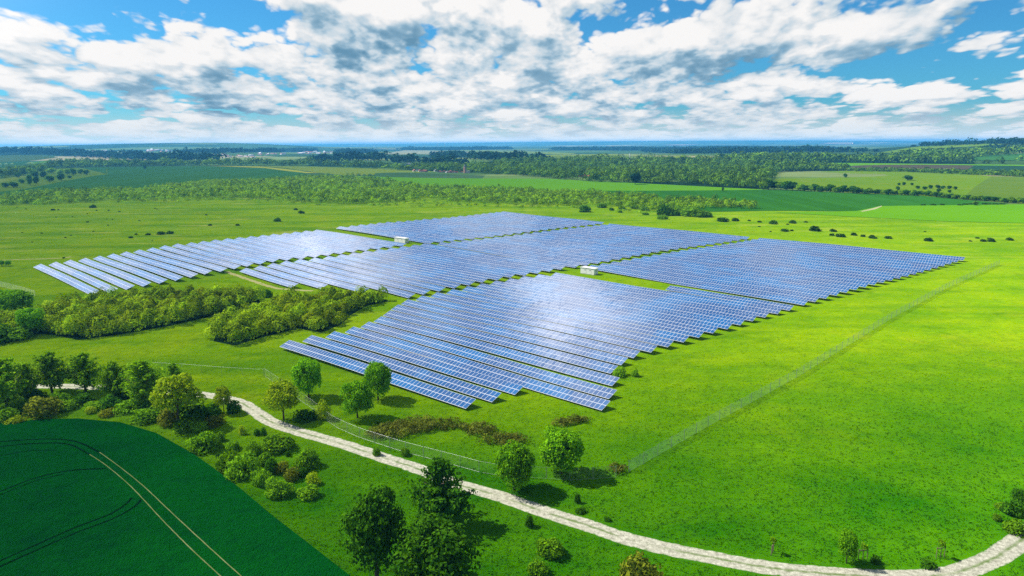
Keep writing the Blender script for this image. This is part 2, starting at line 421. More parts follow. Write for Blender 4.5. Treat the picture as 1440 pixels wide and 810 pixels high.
# ---- crop fields, back to front
FI = [
 ('field', [(-60, 236), (60, 236), (150, 235), (152, 248), (90, 256), (30, 268.5), (-60, 281)], 'olive', 'olive meadow under the tree clump at the left edge'),
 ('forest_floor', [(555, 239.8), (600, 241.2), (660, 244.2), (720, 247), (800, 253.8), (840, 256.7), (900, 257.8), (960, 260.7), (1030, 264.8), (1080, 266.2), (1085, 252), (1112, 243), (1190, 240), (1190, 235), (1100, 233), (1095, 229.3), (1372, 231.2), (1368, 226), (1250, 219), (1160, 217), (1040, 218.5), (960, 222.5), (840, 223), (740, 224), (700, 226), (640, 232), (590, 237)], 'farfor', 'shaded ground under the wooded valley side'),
 ('field', [(0, 219), (20, 218), (60, 218.7), (82, 221.3), (50, 225.5), (0, 228.5), (-60, 230), (-60, 220)], 'olivedark', 'brownish olive field in front of the dark wooded ridge at far left'),
 ('field', [(-60, 229), (0, 228.5), (44, 226.2), (28, 233), (0, 236.5), (-60, 240)], 'teal', 'teal green field at the far left edge below the brownish field'),
 ('field', [(46, 228), (72, 225.6), (70, 228), (48, 230.5)], 'lime', 'small bright green field between trees at far left'),
 ('field', [(-60, 262), (0, 252), (38, 246.5), (34, 250), (-10, 259), (-60, 268)], 'yelgreen', 'narrow olive strip behind the tree clump at the left edge'),
 ('field', [(430, 233.5), (452, 226.5), (540, 229), (600, 233), (560, 236)], 'darkfield', 'dark bluish field behind the hedge left of the village'),
 ('field', [(0, 214.5), (50, 215), (40, 217.5), (0, 218)], 'darkfield', 'dark narrow field under the wooded ridge at far left'),
 ('field', [(535, 216.5), (572, 211), (630, 213), (692, 214), (620, 215.8), (560, 217.5)], 'pale', 'pale stubble field below the wind turbines'),
 ('field', [(640, 211), (690, 211.5), (720, 212), (812, 215.5), (800, 217.5), (720, 215.8), (668, 214.5)], 'yelgreen', 'pale green field right of the wind turbines'),
 ('field', [(688, 221), (715, 218.8), (742, 220), (728, 223), (695, 222.5)], 'pink', 'pinkish bare field beyond the village'),
 ('field', [(745, 219.5), (790, 217), (850, 217), (912, 219), (850, 222), (780, 221)], 'yelgreen', 'light green field above the middle wood'),
 ('field', [(930, 221.5), (960, 218.8), (1005, 218.5), (1050, 217.8), (1020, 221.5), (985, 222.5)], 'yelgreen', 'light yellow-green clearing above the right part of the wood'),
 ('field', [(1095, 229.3), (1200, 229.3), (1300, 230.6), (1440, 232), (1520, 233), (1520, 235), (1440, 233.5), (1300, 231.8), (1240, 232.5), (1190, 235), (1130, 235), (1100, 233)], 'lime', 'thin bright strip field below the long wood on the right'),
 ('field', [(1190, 233.5), (1230, 232), (1300, 231.8), (1370, 233), (1360, 238.5), (1300, 238), (1200, 236)], 'plough', 'brown ploughed field on the right plateau'),
 ('field', [(1370, 233), (1440, 234), (1520, 235), (1520, 243), (1440, 241.5), (1360, 238.5)], 'darkfield', 'dark bluish crop field at the right edge'),
 ('field', [(1200, 236), (1300, 238), (1440, 241.8), (1520, 243.5), (1520, 252), (1440, 248.5), (1360, 245.5), (1250, 241.5), (1190, 240)], 'olivedark', 'dull green strip between the brown field and the long hedge'),
 ('hillside', [(1075, 262), (1085, 251), (1112, 243), (1190, 240.5), (1250, 241.5), (1360, 245.5), (1394, 248), (1372, 262), (1352, 280), (1300, 277), (1180, 270), (1120, 266)], 'olive', 'olive green pasture hillside behind the hedgerow on the right'),
 ('hillside', [(1394, 248), (1440, 249), (1520, 252), (1560, 296), (1440, 287), (1352, 280), (1372, 262)], 'olivedark', 'darker rough pasture at the right end of the hillside'),
 ('crop_field', [(-80, 284), (-80, 278), (30, 267), (90, 255), (130, 248), (152, 245), (115, 236), (200, 234.4), (290, 234.0), (372, 236.6), (400, 240.3), (430, 243.6), (440, 256), (300, 262), (200, 271), (100, 274), (0, 282)], 'teal', 'wide teal green crop field behind the left scrub'),
 ('field', [(288, 233.3), (365, 234.2), (403, 238.2), (428, 241.6), (450, 243.4), (430, 243.6), (400, 240.3), (372, 236.6)], 'yellow', 'thin yellow flowering strip along the teal field'),
 ('field', [(360, 233.5), (440, 234.5), (540, 238), (620, 241.5), (720, 246.8), (722, 249), (600, 248), (500, 247.8), (450, 243.5), (425, 240), (400, 236.6)], 'yelgreen', 'pale yellow-green field in front of the village'),
 ('crop_field', [(500, 247.8), (600, 248), (722, 249), (820, 254), (900, 258), (960, 261), (1040, 265), (1082, 267), (1000, 268), (900, 268.5), (850, 276), (700, 272), (520, 262)], 'lime', 'bright green crop field behind the middle scrub'),
 ('crop_field', [(800, 268.5), (900, 268.5), (1000, 268), (1082, 267), (1130, 269), (1200, 272), (1300, 276), (1352, 281), (1420, 286.5), (1370, 288.5), (1238, 290), (1222, 293.5), (1205, 297), (1080, 296.5), (1000, 298), (900, 285)], 'tealdark', 'dark green crop field right of the scrub'),
 ('crop_field', [(1238, 290), (1370, 288.5), (1440, 287.5), (1560, 290), (1640, 322), (1440, 314), (1330, 311.5), (1200, 305), (1090, 299), (1205, 297), (1222, 293.5)], 'lime', 'bright green crop field at the right edge'),
 ('field', [(1210, 297.4), (1228, 293), (1240, 289.6), (1240, 290.6), (1231, 294.6), (1213, 298)], 'pale', 'pale curved verge at the corner of the dark green crop field'),
]
zz = .05
for i, (nm, poly, mk, lb) in enumerate(FI):
    zz += .018
    draped(nm, poly, M[mk], zz, lb)
HILLF = [
 ([(765, 205.6), (800, 204.9), (850, 205.2), (800, 206.4)], 'pale', 'pale far strip field left on the blue plain'),
 ([(835, 205.2), (880, 204.2), (900, 205), (860, 206)], 'pale', 'pale far strip field in the middle of the blue plain'),
 ([(930, 204.6), (955, 203.2), (985, 203.4), (960, 205)], 'pink', 'pinkish far field in the middle of the blue plain'),
 ([(1150, 203), (1165, 200.6), (1200, 200.4), (1200, 203)], 'pink', 'pinkish far field toward the right on the blue plain'),
 ([(1205, 201.5), (1230, 200.6), (1262, 200.8), (1235, 202.2)], 'pale', 'pale far strip field next to the right hill'),
 ([(440, 207.5), (520, 206.8), (600, 207), (560, 208.6), (470, 209)], 'yelgreen', 'light green far field left of the wind turbines'),
 ([(260, 210.5), (330, 209.8), (380, 210.5), (300, 211.8)], 'yelgreen', 'light green far field under the blue ridge'),
 ([(1230, 216), (1290, 206.5), (1380, 202.5), (1420, 203), (1380, 206), (1330, 208.5), (1280, 214)], 'olive', 'light green field high on the right hill'),
 ([(1330, 211.5), (1395, 209), (1440, 203.5), (1500, 202), (1500, 206), (1440, 209), (1400, 211.5), (1345, 214)], 'olive', 'upper light green field at the right edge of the hill'),
 ([(1395, 219), (1440, 216), (1500, 215), (1500, 226), (1440, 226), (1370, 226), (1370, 221)], 'teal', 'teal green field at the foot of the right hill'),
]
for poly, mk, lb in HILLF:
    zz += .02; draped('hill_field', poly, M[mk], zz, lb)

# small dry patches and tracks in the meadow
def ribbon(name, px, width, mat, z, label, cat, kind='structure', jit=0.0, world=False):
    pts = [np.array(G(*p)[:2]) for p in px] if not world else [np.array(p) for p in px]
    # resample with Catmull-Rom
    out = []
    for i in range(len(pts) - 1):
        p0 = pts[max(i - 1, 0)]; p1 = pts[i]; p2 = pts[i + 1]; p3 = pts[min(i + 2, len(pts) - 1)]
        n = max(2, int(np.linalg.norm(p2 - p1) / 1.0))
        for k in range(n):
            t = k / n
            out.append(.5 * ((2 * p1) + (-p0 + p2) * t + (2 * p0 - 5 * p1 + 4 * p2 - p3) * t * t + (-p0 + 3 * p1 - 3 * p2 + p3) * t ** 3))
    out.append(pts[-1]); v = []; f = []; uv = []; L = 0
    for i, p in enumerate(out):
        d = out[min(i + 1, len(out) - 1)] - out[max(i - 1, 0)]; d = d / (np.linalg.norm(d) + 1e-9); nn = np.array([-d[1], d[0]])
        w = width / 2 * (1 + random.uniform(-jit, jit)); w2 = width / 2 * (1 + random.uniform(-jit, jit))
        v += [(*(p + nn * w), z), (*(p - nn * w2), z)]
    for i in range(len(out) - 1):
        f.append((2 * i + 1, 2 * i + 3, 2 * i + 2, 2 * i)); uv += [(1, i), (1, i + 1), (0, i + 1), (0, i)]
    o = link(name, pymesh(name, v, f, mat, uv=uv)); tag(o, label, cat, kind=kind)
    return out
TRACK = [(-120, 548), (-20, 545), (60, 543), (120, 544), (180, 547), (240, 551), (285, 555), (312, 559), (340, 567), (362, 581), (383, 594), (420, 607), (480, 624), (540, 644), (590, 660), (640, 680), (700, 697), (760, 718), (820, 737), (880, 757), (940, 772), (1000, 784), (1060, 795), (1120, 803), (1180, 808), (1240, 811), (1300, 811), (1345, 805), (1380, 793), (1405, 781), (1425, 767), (1445, 752), (1500, 712), (1570, 665)]
track_c = ribbon('gravel_track', TRACK, 2.9, M['gravel'], .014, 'pale gravel farm track curving past the solar park', 'track', jit=.06)
ribbon('dirt_path', [(318, 382), (335, 388), (358, 396), (380, 403), (398, 406.5), (440, 409)], 1.9, M['drypatch'], .012, 'short sandy path between the left and middle panel blocks', 'path', jit=.3)
ribbon('dirt_path', [(-60, 368), (0, 366), (40, 364.5), (80, 363.5), (100, 361)], 1.6, M['drypatch'], .012, 'thin sandy path at the left edge near the first panel row', 'path', jit=.3)

# near crop field with tramlines
cf = [(-400, 640), (-30, 603), (20, 596), (60, 592.5), (110, 591.5), (170, 597), (220, 612), (270, 640), (300, 661), (340, 692), (380, 726), (430, 765), (490, 812), (560, 870), (600, 1000), (-900, 1000)]
cw = [tuple(G(x, y)[:2]) for x, y in densify(cf, 30)]
def crop_slab():
    P = [Vector(p) for p in cw]
    vs, es, fs, *_ = delaunay_2d_cdt(P, [], [list(range(len(P)))], 1, 1e-4)
    n = len(cw); v = [(a.x, a.y, .45) for a in vs]; f = [tuple(q) for q in fs]; b = len(v)
    v += [(p[0], p[1], .45) for p in cw] + [(p[0] + random.uniform(-.1, .1), p[1], -.02) for p in cw]
    f += [(b + i, b + (i + 1) % n, b + n + (i + 1) % n, b + n + i) for i in range(n)]
    return pymesh('wheat_field', v, f, M['crop'])
tag(link('wheat_field', crop_slab()), 'dark green wheat field with tramlines in the lower left', 'field', kind='structure')
TL = [(-60, 634), (0, 628), (50, 623.5), (95, 624.5), (126, 639), (150, 655), (185, 685), (230, 733), (270, 773), (312, 812), (340, 840)]
TR = [(-60, 625), (0, 621), (60, 617.5), (105, 620.5), (140, 636), (165, 654), (200, 682), (250, 729), (300, 775), (341, 812), (370, 840)]
def up45(px): return [tuple(G(x, y, .45)[:2]) for x, y in px]
for nm, pts, w, mk, lb in [
    ('tramline', up45(TL[:5]), .35, 'rut', 'dark inner wheel rut curving at the top of the wheat field'),
    ('tramline', up45(TR[:5]), .35, 'rut', 'dark outer wheel rut curving at the top of the wheat field'),
    ('tramline', up45(TL[4:]), .12, 'sand', 'left sandy wheel rut running down through the wheat field'),
    ('tramline', up45(TR[4:]), .12, 'sand', 'right sandy wheel rut running down through the wheat field'),
    ('tramline', up45([(-30, 702), (0, 691), (50, 672), (90, 663), (120, 660), (148, 659)]), .35, 'rut', 'dark upper rut crossing the wheat field to the left'),
    ('tramline', up45([(-30, 706), (5, 694), (52, 675.5), (90, 666.5)]), .22, 'rut', 'faint rut beside the upper crossing rut in the wheat'),
    ('tramline', up45([(-30, 805), (0, 789), (60, 762), (110, 740), (155, 723), (178, 708), (185, 700)]), .35, 'rut', 'dark upper rut of the lower crossing pair in the wheat'),
    ('tramline', up45([(-30, 812), (0, 797), (60, 770), (115, 746), (160, 729), (190, 712), (198, 703)]), .35, 'rut', 'dark lower rut of the lower crossing pair in the wheat'),
    ('tramline', up45([(0, 641), (40, 634), (80, 633)]), .2, 'rut', 'short faint rut under the curved pair in the wheat')]:
    ribbon(nm, pts, w, M[mk], .462, lb, 'wheel rut', jit=.25, world=True)

# ------------------------------------------------------------------ foliage generators
def rdir(n):
    v = rng.normal(size=(n, 3)); return v / np.linalg.norm(v, axis=1)[:, None]
def leaves(P, Nn, size, jitter=.75, asp=1.3):
    """quads at P facing roughly Nn"""
    n = len(P)
    nn = Nn + rdir(n) * jitter; nn /= np.linalg.norm(nn, axis=1)[:, None]
    t = np.cross(nn, rdir(n)); t /= np.linalg.norm(t, axis=1)[:, None] + 1e-9
    b = np.cross(nn, t)
    s = (size * (0.6 + .8 * rng.random(n)))[:, None] * .5
    t = t * s * asp; b = b * s
    Q = np.stack([P - t, P - b * .9, P + t, P + b * .9], 1)
    return Q.reshape(-1, 3)
def blobs_leaves(C, Rr, n, size, jitter=.7, low=-.55, fl=.85):
    k = rng.choice(len(C), n, p=Rr ** 2 / np.sum(Rr ** 2))
    d = rdir(n); d[:, 2] = np.where(d[:, 2] < low, -d[:, 2], d[:, 2])
    rr = Rr[k] * (.72 + .36 * rng.random(n) ** .6)
    P = C[k] + d * rr[:, None] * np.array([1, 1, fl])
    return leaves(P, d, size, jitter)
def crown_round(w, h, z0, nb=46, n=6500, size=.30, br=.24, low=-.55, irr=.24):
    """dense round crown, width w, from z0 to z0+h"""
    d = rdir(nb); d[:, 2] = np.where(d[:, 2] < -.75, -d[:, 2], d[:, 2])
    a = np.array([w / 2, w / 2, h / 2]) * (1 - br)
    C = d * a * (1.10 - irr * (.3 + rng.random(nb)) * 1.0)[:, None] * (1 + irr * .5 * np.sin(3.1 * d[:, :1] + 2 * d[:, 1:2] + rng.random() * 6)) + [0, 0, z0 + h / 2]
    Rr = w * br * (.62 + .6 * rng.random(nb))
    C = np.vstack([C, [[0, 0, z0 + h / 2]]]); Rr = np.append(Rr, w * .3)
    return blobs_leaves(C, Rr, n, size, low=low)
def crown_spiky(w, h, z0, nb=60, n=6500, size=.26, taper=.8, up_=.35, top=.12, dens=1.0):
    """conical or bell crown made of outward reaching sprays"""
    C = []; Rr = []
    for i in range(nb):
        t = rng.random() ** .8                      # 0 bottom 1 top
        prof = (1 - t) ** taper * (.55 + .45 * min(1, (t + .12) / .3)) + top
        ang = rng.random() * 2 * math.pi
        L = w / 2 * prof * (.8 + .35 * rng.random())
        for k in range(5):
            q = (k + 1) / 5
            C.append((math.cos(ang) * L * q, math.sin(ang) * L * q, z0 + h * t * .93 + up_ * L * q * q)); Rr.append(w * .085 * (1.25 - .75 * q) * (.6 + .7 * (1 - t)))
    C.append((0, 0, z0 + h)); Rr.append(w * .03)
    return blobs_leaves(np.array(C), np.array(Rr), int(n * dens), size, .9)
def bush_crown(w, h, nb=16, n=900, size=.28):
    d = rdir(nb); d[:, 2] = np.abs(d[:, 2])
    C = d * np.array([w * .40, w * .40, h * .52]) * (.5 + .5 * rng.random(nb))[:, None] + [0, 0, h * .16]
    Rr = w * (.13 + .13 * rng.random(nb))
    a = np.arange(7) * .9; C = np.vstack([C, np.stack([np.cos(a) * w * .32, np.sin(a) * w * .32, a * 0 + h * .16], 1)]); Rr = np.append(Rr, np.full(7, w * .17))
    Q = blobs_leaves(C, Rr, n, size, .7, low=-.9).reshape(-1, 4, 3); Q[:, :, 2] = np.where(Q[:, :, 2] < 0, -Q[:, :, 2] * .3, Q[:, :, 2])
    return Q.reshape(-1, 3)
def trunk(h, r, limbs, spread, top):
    b = MB(); b.tube([(0, 0, -.1), (.02 * h, 0, h * .3), (-.01 * h, .02 * h, h * .65), (0, 0, h)], [r * 1.25, r, r * .8, r * .45], 8)
    for i in range(limbs):
        a = i * 2.4 + random.random(); z = h * random.uniform(.35, .85); L = spread * random.uniform(.6, 1)
        e = (math.cos(a) * L, math.sin(a) * L, z + (top - z) * random.uniform(.35, .7))
        b.tube([(0, 0, z), (e[0] * .5, e[1] * .5, z + (e[2] - z) * .4), e], [r * .5, r * .32, r * .12], 5)
    return b.mesh('trunk', M['bark'], smooth=True)

# templates: name -> list of (crown mesh, trunk mesh or None) at nominal height 1-scale metres
T = {}
def tmpl(key, crowns, trunks): T[key] = list(zip(crowns, trunks))
tmpl('round', [npmesh('crown', crown_round(6.4, 6.7, .45, n=9500, nb=80, size=.27, br=.17), 4, M['leaf_round']) for _ in range(3)], [trunk(4.5, .17, 6, 2.0, 5.5) for _ in range(3)])   # 7 m
tmpl('spiky', [npmesh('crown', crown_spiky(8.2, 7.4, .7, nb=75, n=9500, size=.30, taper=.75), 4, M['leaf_dark']) for _ in range(2)], [trunk(6, .2, 7, 2.2, 6.5) for _ in range(2)])   # 8.3 m
tmpl('broad', [npmesh('crown', np.vstack([crown_round(7.4, 8.2, 1.2, nb=70, n=8500, size=.32, br=.17, irr=.5), crown_spiky(8.6, 8.2, 1.2, nb=56, n=4200, size=.3, taper=.35)]), 4, M['leaf_dark']) for _ in range(2)], [trunk(7, .26, 9, 2.8, 8) for _ in range(2)])  # 10 m
tmpl('yellow', [npmesh('crown', crown_round(5.6, 5.2, 1.4, nb=70, n=4300, size=.26, br=.15), 4, M['leaf_yellow']) for _ in range(2)], [trunk(5, .13, 9, 2.0, 5.6) for _ in range(2)])  # 6.6 m
tmpl('feather', [npmesh('crown', crown_spiky(7.0, 7.2, .8, nb=74, n=6200, size=.27, taper=.55, top=.06, up_=.5), 4, M['leaf_mid']) for _ in range(3)], [trunk(6.6, .16, 9, 2.3, 6.8) for _ in range(3)])  # 8 m
tmpl('bush', [npmesh('bush', bush_crown(4, 3, nb=20, n=2100, size=.26), 4, M['leaf_bush']) for _ in range(5)], [None] * 5)   # 4 x 3
tmpl('bushdark', [npmesh('bush', bush_crown(4, 3, nb=18, n=1100, size=.30), 4, M['leaf_dark']) for _ in range(3)], [None] * 3)
tmpl('bushbrown', [npmesh('bush', bush_crown(4, 3, nb=20, n=1200, size=.26), 4, M['leaf_brown']) for _ in range(2)], [None] * 2)
tmpl('bushyellow', [npmesh('bush', bush_crown(4, 3, nb=18, n=1000, size=.26), 4, M['leaf_yellow']) for _ in range(2)], [None] * 2)
tmpl('shrub', [npmesh('shrub', bush_crown(4, 3, nb=9, n=420, size=.5), 4, M['leaf_shrub']) for _ in range(4)], [None] * 4)
tmpl('fartree', [npmesh('crown', crown_round(7, 7.2, .5, nb=26, n=1200, size=.7, br=.22, low=-1), 4, M['leaf_dark']) for _ in range(4)], [trunk(4, .2, 3, 1.5, 5) for _ in range(4)])   # 8.5 m
tmpl('fardark', [npmesh('crown', crown_round(7, 7.2, .5, nb=26, n=1200, size=.7, br=.22, low=-1), 4, M['leaf_black'])], [trunk(4, .2, 3, 1.5, 5)])
tmpl('fartreelight', [npmesh('crown', crown_round(7, 7.2, .5, nb=26, n=1200, size=.7, br=.22, low=-1), 4, M['leaf_mid']) for _ in range(3)], [trunk(4, .2, 3, 1.5, 5) for _ in range(3)])
def nominal(key):
    c_ = np.empty(len(T[key][0][0].vertices) * 3, np.float32); T[key][0][0].vertices.foreach_get('co', c_); c_ = c_.reshape(-1, 3)
    return 2 * float(np.percentile(np.hypot(c_[:, 0], c_[:, 1]), 96)), float(np.percentile(c_[:, 2], 99.5))
NOM = {k_: nominal(k_) for k_ in T}
cnt = {}
def plant(key, name, px, base, top, wpx, label, cat, group=None, fit=1.0):
    """stand a tree or bush where its foot is seen; height and width measured in the photo"""
    p = G(px, base); k = mpp(p)
    r = ray(px, top); t = p[1] / r[1]; h = max(.5, (H + r[2] * t) - p[2]); w = wpx * k
    W0, H0 = NOM[key]; i = cnt.get(key, 0)
    if key.startswith('bush') or key == 'shrub': h *= .84; w *= 1.2; cnt[key] = i + 1
    c, tr = T[key][i % len(T[key])]
    sc = (w / W0 * fit, w / W0 * fit, h / H0); rz = random.uniform(0, 6.28)
    if tr is None:
        o = link(name, c, loc=tuple(p), rz=rz, sc=sc)
    else:
        o = link(name, None, loc=tuple(p), rz=rz, sc=sc)
        link('crown', c, parent=o); link('trunk', tr, parent=o)
    return tag(o, label, cat, group)

# ---- foreground trees (foot x, foot y, top y, width)
plant('round', 'round_tree', 789, 666, 607, 60, 'dense round green tree casting a shadow right of the other by the fence corner', 'tree', 'round trees')
plant('round', 'round_tree', 723, 690, 627, 55, 'dense round green tree nearest the gravel track, left of its twin', 'tree', 'round trees')
plant('round', 'round_tree', 532, 562, 512, 39, 'round tree standing right in front of the first panel row', 'tree', 'round trees')
plant('round', 'round_tree', 503, 588, 537, 42, 'round tree overlapping the lower left of the one before the panels', 'tree', 'round trees')
plant('round', 'round_tree', 434, 559, 506, 42, 'round tree just left of the nearest panel row, behind the yellow-green one', 'tree', 'round trees')
plant('yellow', 'light_tree', 399, 590, 537, 48, 'yellow-green airy tree beside the bend of the gravel track', 'tree')
plant('bushyellow', 'pale_bush', 456, 589, 558, 18, 'small pale bush between the yellow-green tree and the round trees', 'bush')
plant('bushdark', 'bush', 430, 590, 576, 30, 'low dark bush under the trees beside the track bend', 'bush')
plant('spiky', 'dark_tree', 620, 734, 648, 80, 'dark pointed tree hiding part of the gravel track', 'tree')
plant('broad', 'tall_dark_tree', 530, 818, 695, 76, 'tall dark tree cut by the bottom edge, left of the broad one', 'tree')
plant('broad', 'broad_dark_tree', 612, 842, 736, 112, 'broad dark tree at the bottom edge below the pointed tree', 'tree')
plant('yellow', 'light_tree', 252, 598, 527, 66, 'yellow-green tree with drooping crown at the right end of the left tree row', 'tree')
plant('yellow', 'young_tree', 315, 580, 544, 24, 'slim young yellow-green tree on a thin stem beside the track', 'tree')
plant('bushdark', 'bush', 328, 580, 560, 17, 'small dark bush at the track edge right of the slim young tree', 'bush')
# left tree row
for x, b, t, w, lb in [(10, 572, 506, 62, 'dark tree at the left edge, first of the tree row along the track'), (40, 563, 512, 34, 'narrow tree in the gap between the left edge tree and the feathery ones'),
    (74, 553, 496, 50, 'feathery tree with spiky top, trunk seen against the track'), (121, 551, 497, 50, 'tallest pointed feathery tree in the row beside the track'),
    (163, 562, 510, 40, 'slim feathery tree between the pointed one and the bushy one'), (206, 568, 508, 58, 'bushy dark green tree right of centre in the left tree row'),
    (247, 548, 511, 26, 'small dark tree peeping out behind the yellow-green tree')]:
    plant('feather', 'feathery_tree', x, b, t, w, lb, 'tree', 'row of trees along the track at left', 1.0)
# shrubs under the row
low = [(62, 584, 553, 42, 'bushbrown', 'big brownish bush in front of the left tree row'), (30, 578, 558, 30, 'bush', 'green bush left of the big brownish bush'), (8, 592, 570, 26, 'bush', 'round bush at the left edge above the wheat field'),
 (95, 574, 558, 30, 'bush', 'bush just right of the big brownish bush'), (115, 566, 553, 30, 'bushdark', 'dark bush under the tallest pointed tree'), (136, 574, 563, 26, 'bush', 'low leafy bush below the dark ones under the pointed tree'),
 (158, 572, 552, 28, 'bushdark', 'very dark bush under the slim feathery tree'), (184, 578, 558, 30, 'bush', 'bush below the bushy dark tree, left one'), (212, 578, 562, 26, 'bushdark', 'dark bush below the bushy dark tree, right one'),
 (128, 580, 570, 16, 'bushyellow', 'small yellowish bush on the verge above the wheat field'), (152, 584, 574, 20, 'bushbrown', 'small brownish bush on the verge above the wheat field'), (205, 591, 572, 36, 'bush', 'low spreading bush at the wheat field edge under the row'),
 (238, 596, 574, 28, 'bushbrown', 'brown-green bush left of the yellow-green tree foot'), (276, 592, 566, 40, 'bushdark', 'dark bush right of the yellow-green tree foot'), (296, 584, 566, 26, 'bushdark', 'dark low bush between the yellow-green tree and the slim young one'),
 (262, 604, 584, 30, 'bush', 'bright leafy bush below the yellow-green tree'), (283, 604, 588, 24, 'bush', 'round leafy bush right below the yellow-green tree'), (302, 598, 583, 26, 'bushbrown', 'olive bush nearest the track below the slim tree'),
 (176, 560, 545, 22, 'bushdark', 'dark bush behind the slim feathery tree'), (50, 560, 545, 26, 'bushdark', 'dark bush behind the big brownish bush'), (3, 562, 540, 26, 'bushdark', 'dark bush at the left edge behind the row'),
 (225, 584, 566, 24, 'bush', 'leafy bush between the bushy dark tree and the yellow-green tree'), (85, 566, 548, 22, 'bush', 'leafy bush at the foot of the spiky-topped tree'), (22, 596, 584, 22, 'bushyellow', 'yellowish low bush near the wheat field corner at left')]
for x, b, t, w, k, lb in low: plant(k, 'bush', x, b, t, w, lb, 'bush', 'bushes under the left tree row', .95)
# bush cluster between wheat and track
clus = [(289, 632, 603, 38, 'bush', 'large bush nearest the wheat field, top left of the cluster'), (309, 620, 604, 13, 'bush', 'small bush touching the right side of the large top left bush'), (341, 611, 596, 11, 'bushyellow', 'tiny pale bush alone above the cluster'),
 (361, 612, 602, 9, 'bushdark', 'tiny dark bush above the cluster near the track'), (371, 612, 600, 9, 'bushdark', 'narrow upright dark shrub by the track above the cluster'), (327, 632, 616, 17, 'bush', 'small bush between the top left bush and the main clump'),
 (322, 660, 629, 28, 'bush', 'bush at the left end of the main clump'), (344, 669, 631, 36, 'bush', 'largest bush of the main clump with a dark foot'), (357, 640, 619, 22, 'bush', 'bush at the top of the main clump'),
 (372, 652, 632, 20, 'bush', 'bush on the right shoulder of the main clump'), (389, 631, 606, 42, 'bush', 'wide bush beside the track, top right of the cluster'), (384, 664, 640, 20, 'bushdark', 'dark upright bush in the middle of the cluster'),
 (396, 664, 648, 20, 'bushbrown', 'olive blossom-speckled bush in the middle of the cluster'), (368, 680, 656, 22, 'bush', 'bush below the middle of the cluster'), (391, 695, 666, 32, 'bush', 'round bush at the bottom of the cluster'),
 (432, 656, 628, 32, 'bush', 'bush at the right side of the cluster with a long shadow'), (425, 670, 656, 14, 'bushdark', 'small dark bush under the right side bush'), (412, 674, 655, 20, 'bushbrown', 'small olive bush between middle and right of the cluster'),
 (441, 680, 662, 20, 'bushyellow', 'light bush low on the right of the cluster'), (434, 699, 679, 26, 'bush', 'lowest round bush at the right end of the cluster'), (405, 641, 634, 8, 'bushdark', 'tiny bush between the wide bush and the right side bush'), (308, 645, 636, 8, 'bushdark', 'tiny weed bush left of the main clump')]
for x, b, t, w, k, lb in clus: plant(k, 'bush', x, b, t, w, lb, 'bush', 'bushes between wheat field and track', .92)
misc = [('bushdark', 745, 740, 722, 12, 'small dark bush between track and bottom edge, below the round trees'), ('bush', 775, 778, 750, 34, 'leafy bush above the bottom edge right of the broad dark tree'), ('bush', 757, 805, 784, 24, 'light bush at the bottom edge below the leafy one'),
 ('bushbrown', 900, 822, 776, 52, 'large brownish bush cut by the bottom edge'), ('bushdark', 812, 707, 693, 9, 'tiny dark shrub right of the round trees near the track'), ('bushdark', 816, 720, 712, 14, 'low dark weed clump on the track verge below the tiny shrub'),
 ('bushdark', 854, 732, 725, 9, 'tiny weed clump on the upper track verge'), ('bush', 872, 528, 514, 18, 'bright leafy shrub at the right end of the sixth panel row'), ('bush', 893, 529, 517, 10, 'smaller shrub right of the bright one by the panels'),
 ('bushdark', 1432, 706, 684, 18, 'dark bush at the right edge above the track'), ('bushdark', 1424, 722, 700, 26, 'bush at the right edge, lower of the group above the track'), ('bush', 1408, 715, 704, 16, 'light bush left of the right edge bushes'), ('bush', 1430, 748, 728, 30, 'leafy bush on the verge where the track leaves at right'),
 ('bush', 1402, 732, 720, 9, 'small shrub left of the verge bushes at right'), ('bushdark', 1232, 792, 780, 12, 'low dark weed clump right of the small staked trees'), ('bushdark', 1306, 797, 787, 20, 'low dark weed clump on the verge between the staked saplings'),
 ('bushdark', 376, 418, 405, 13, 'dark upright bush standing alone between the two thickets'), ('bush', 530, 598, 588, 10, 'little bush behind the fence by the round tree shadow'), ('bush', 530, 640, 626, 10, 'little bush against the fence left of centre'), ('bush', 570, 640, 626, 11, 'little bush against the fence nearest the dark pointed tree')]
for k, x, b, t, w, lb in misc: plant(k, 'bush', x, b, t, w, lb, 'bush', None, .95)
plant('round', 'small_dark_tree', 1190, 792, 748, 26, 'small dark upright tree beside the staked saplings at lower right', 'tree')
def sapling(x, b, t, lb):
    p = G(x, b); h = (b - t) * mpp(p) * 1.05
    o = link('staked_sapling', None, loc=tuple(p), rz=random.random())
    tag(o, lb, 'sapling', 'staked saplings near the lower right track')
    for dx in (-.55, .55):
        link('stake', MB().tube([(dx, 0, -.1), (dx, 0, h * .62)], .045, 6).mesh('stake', M['wood']), parent=o)
    link('crossbar', MB().box(-.6, .6, -.03, .03, h * .52, h * .56).mesh('crossbar', M['wood']), parent=o)
    link('trunk', MB().tube([(0, 0, 0), (.05, 0, h * .5), (0, 0, h * .9)], [.05, .04, .02]).mesh('trunk', M['bark']), parent=o)
    link('crown', npmesh('crown', blobs_leaves(np.array([[0, 0, h * .8], [.2, 0, h * .65], [-.15, .1, h * .9]]), np.array([.4, .3, .25]), 160, .16), 4, M['leaf_mid']), parent=o)
sapling(1086, 778, 754, 'leftmost of the staked saplings, nearly bare')
sapling(1213, 786, 762, 'staked sapling just right of the small dark tree')
sapling(1322, 784, 758, 'rightmost staked sapling near the bend of the track')

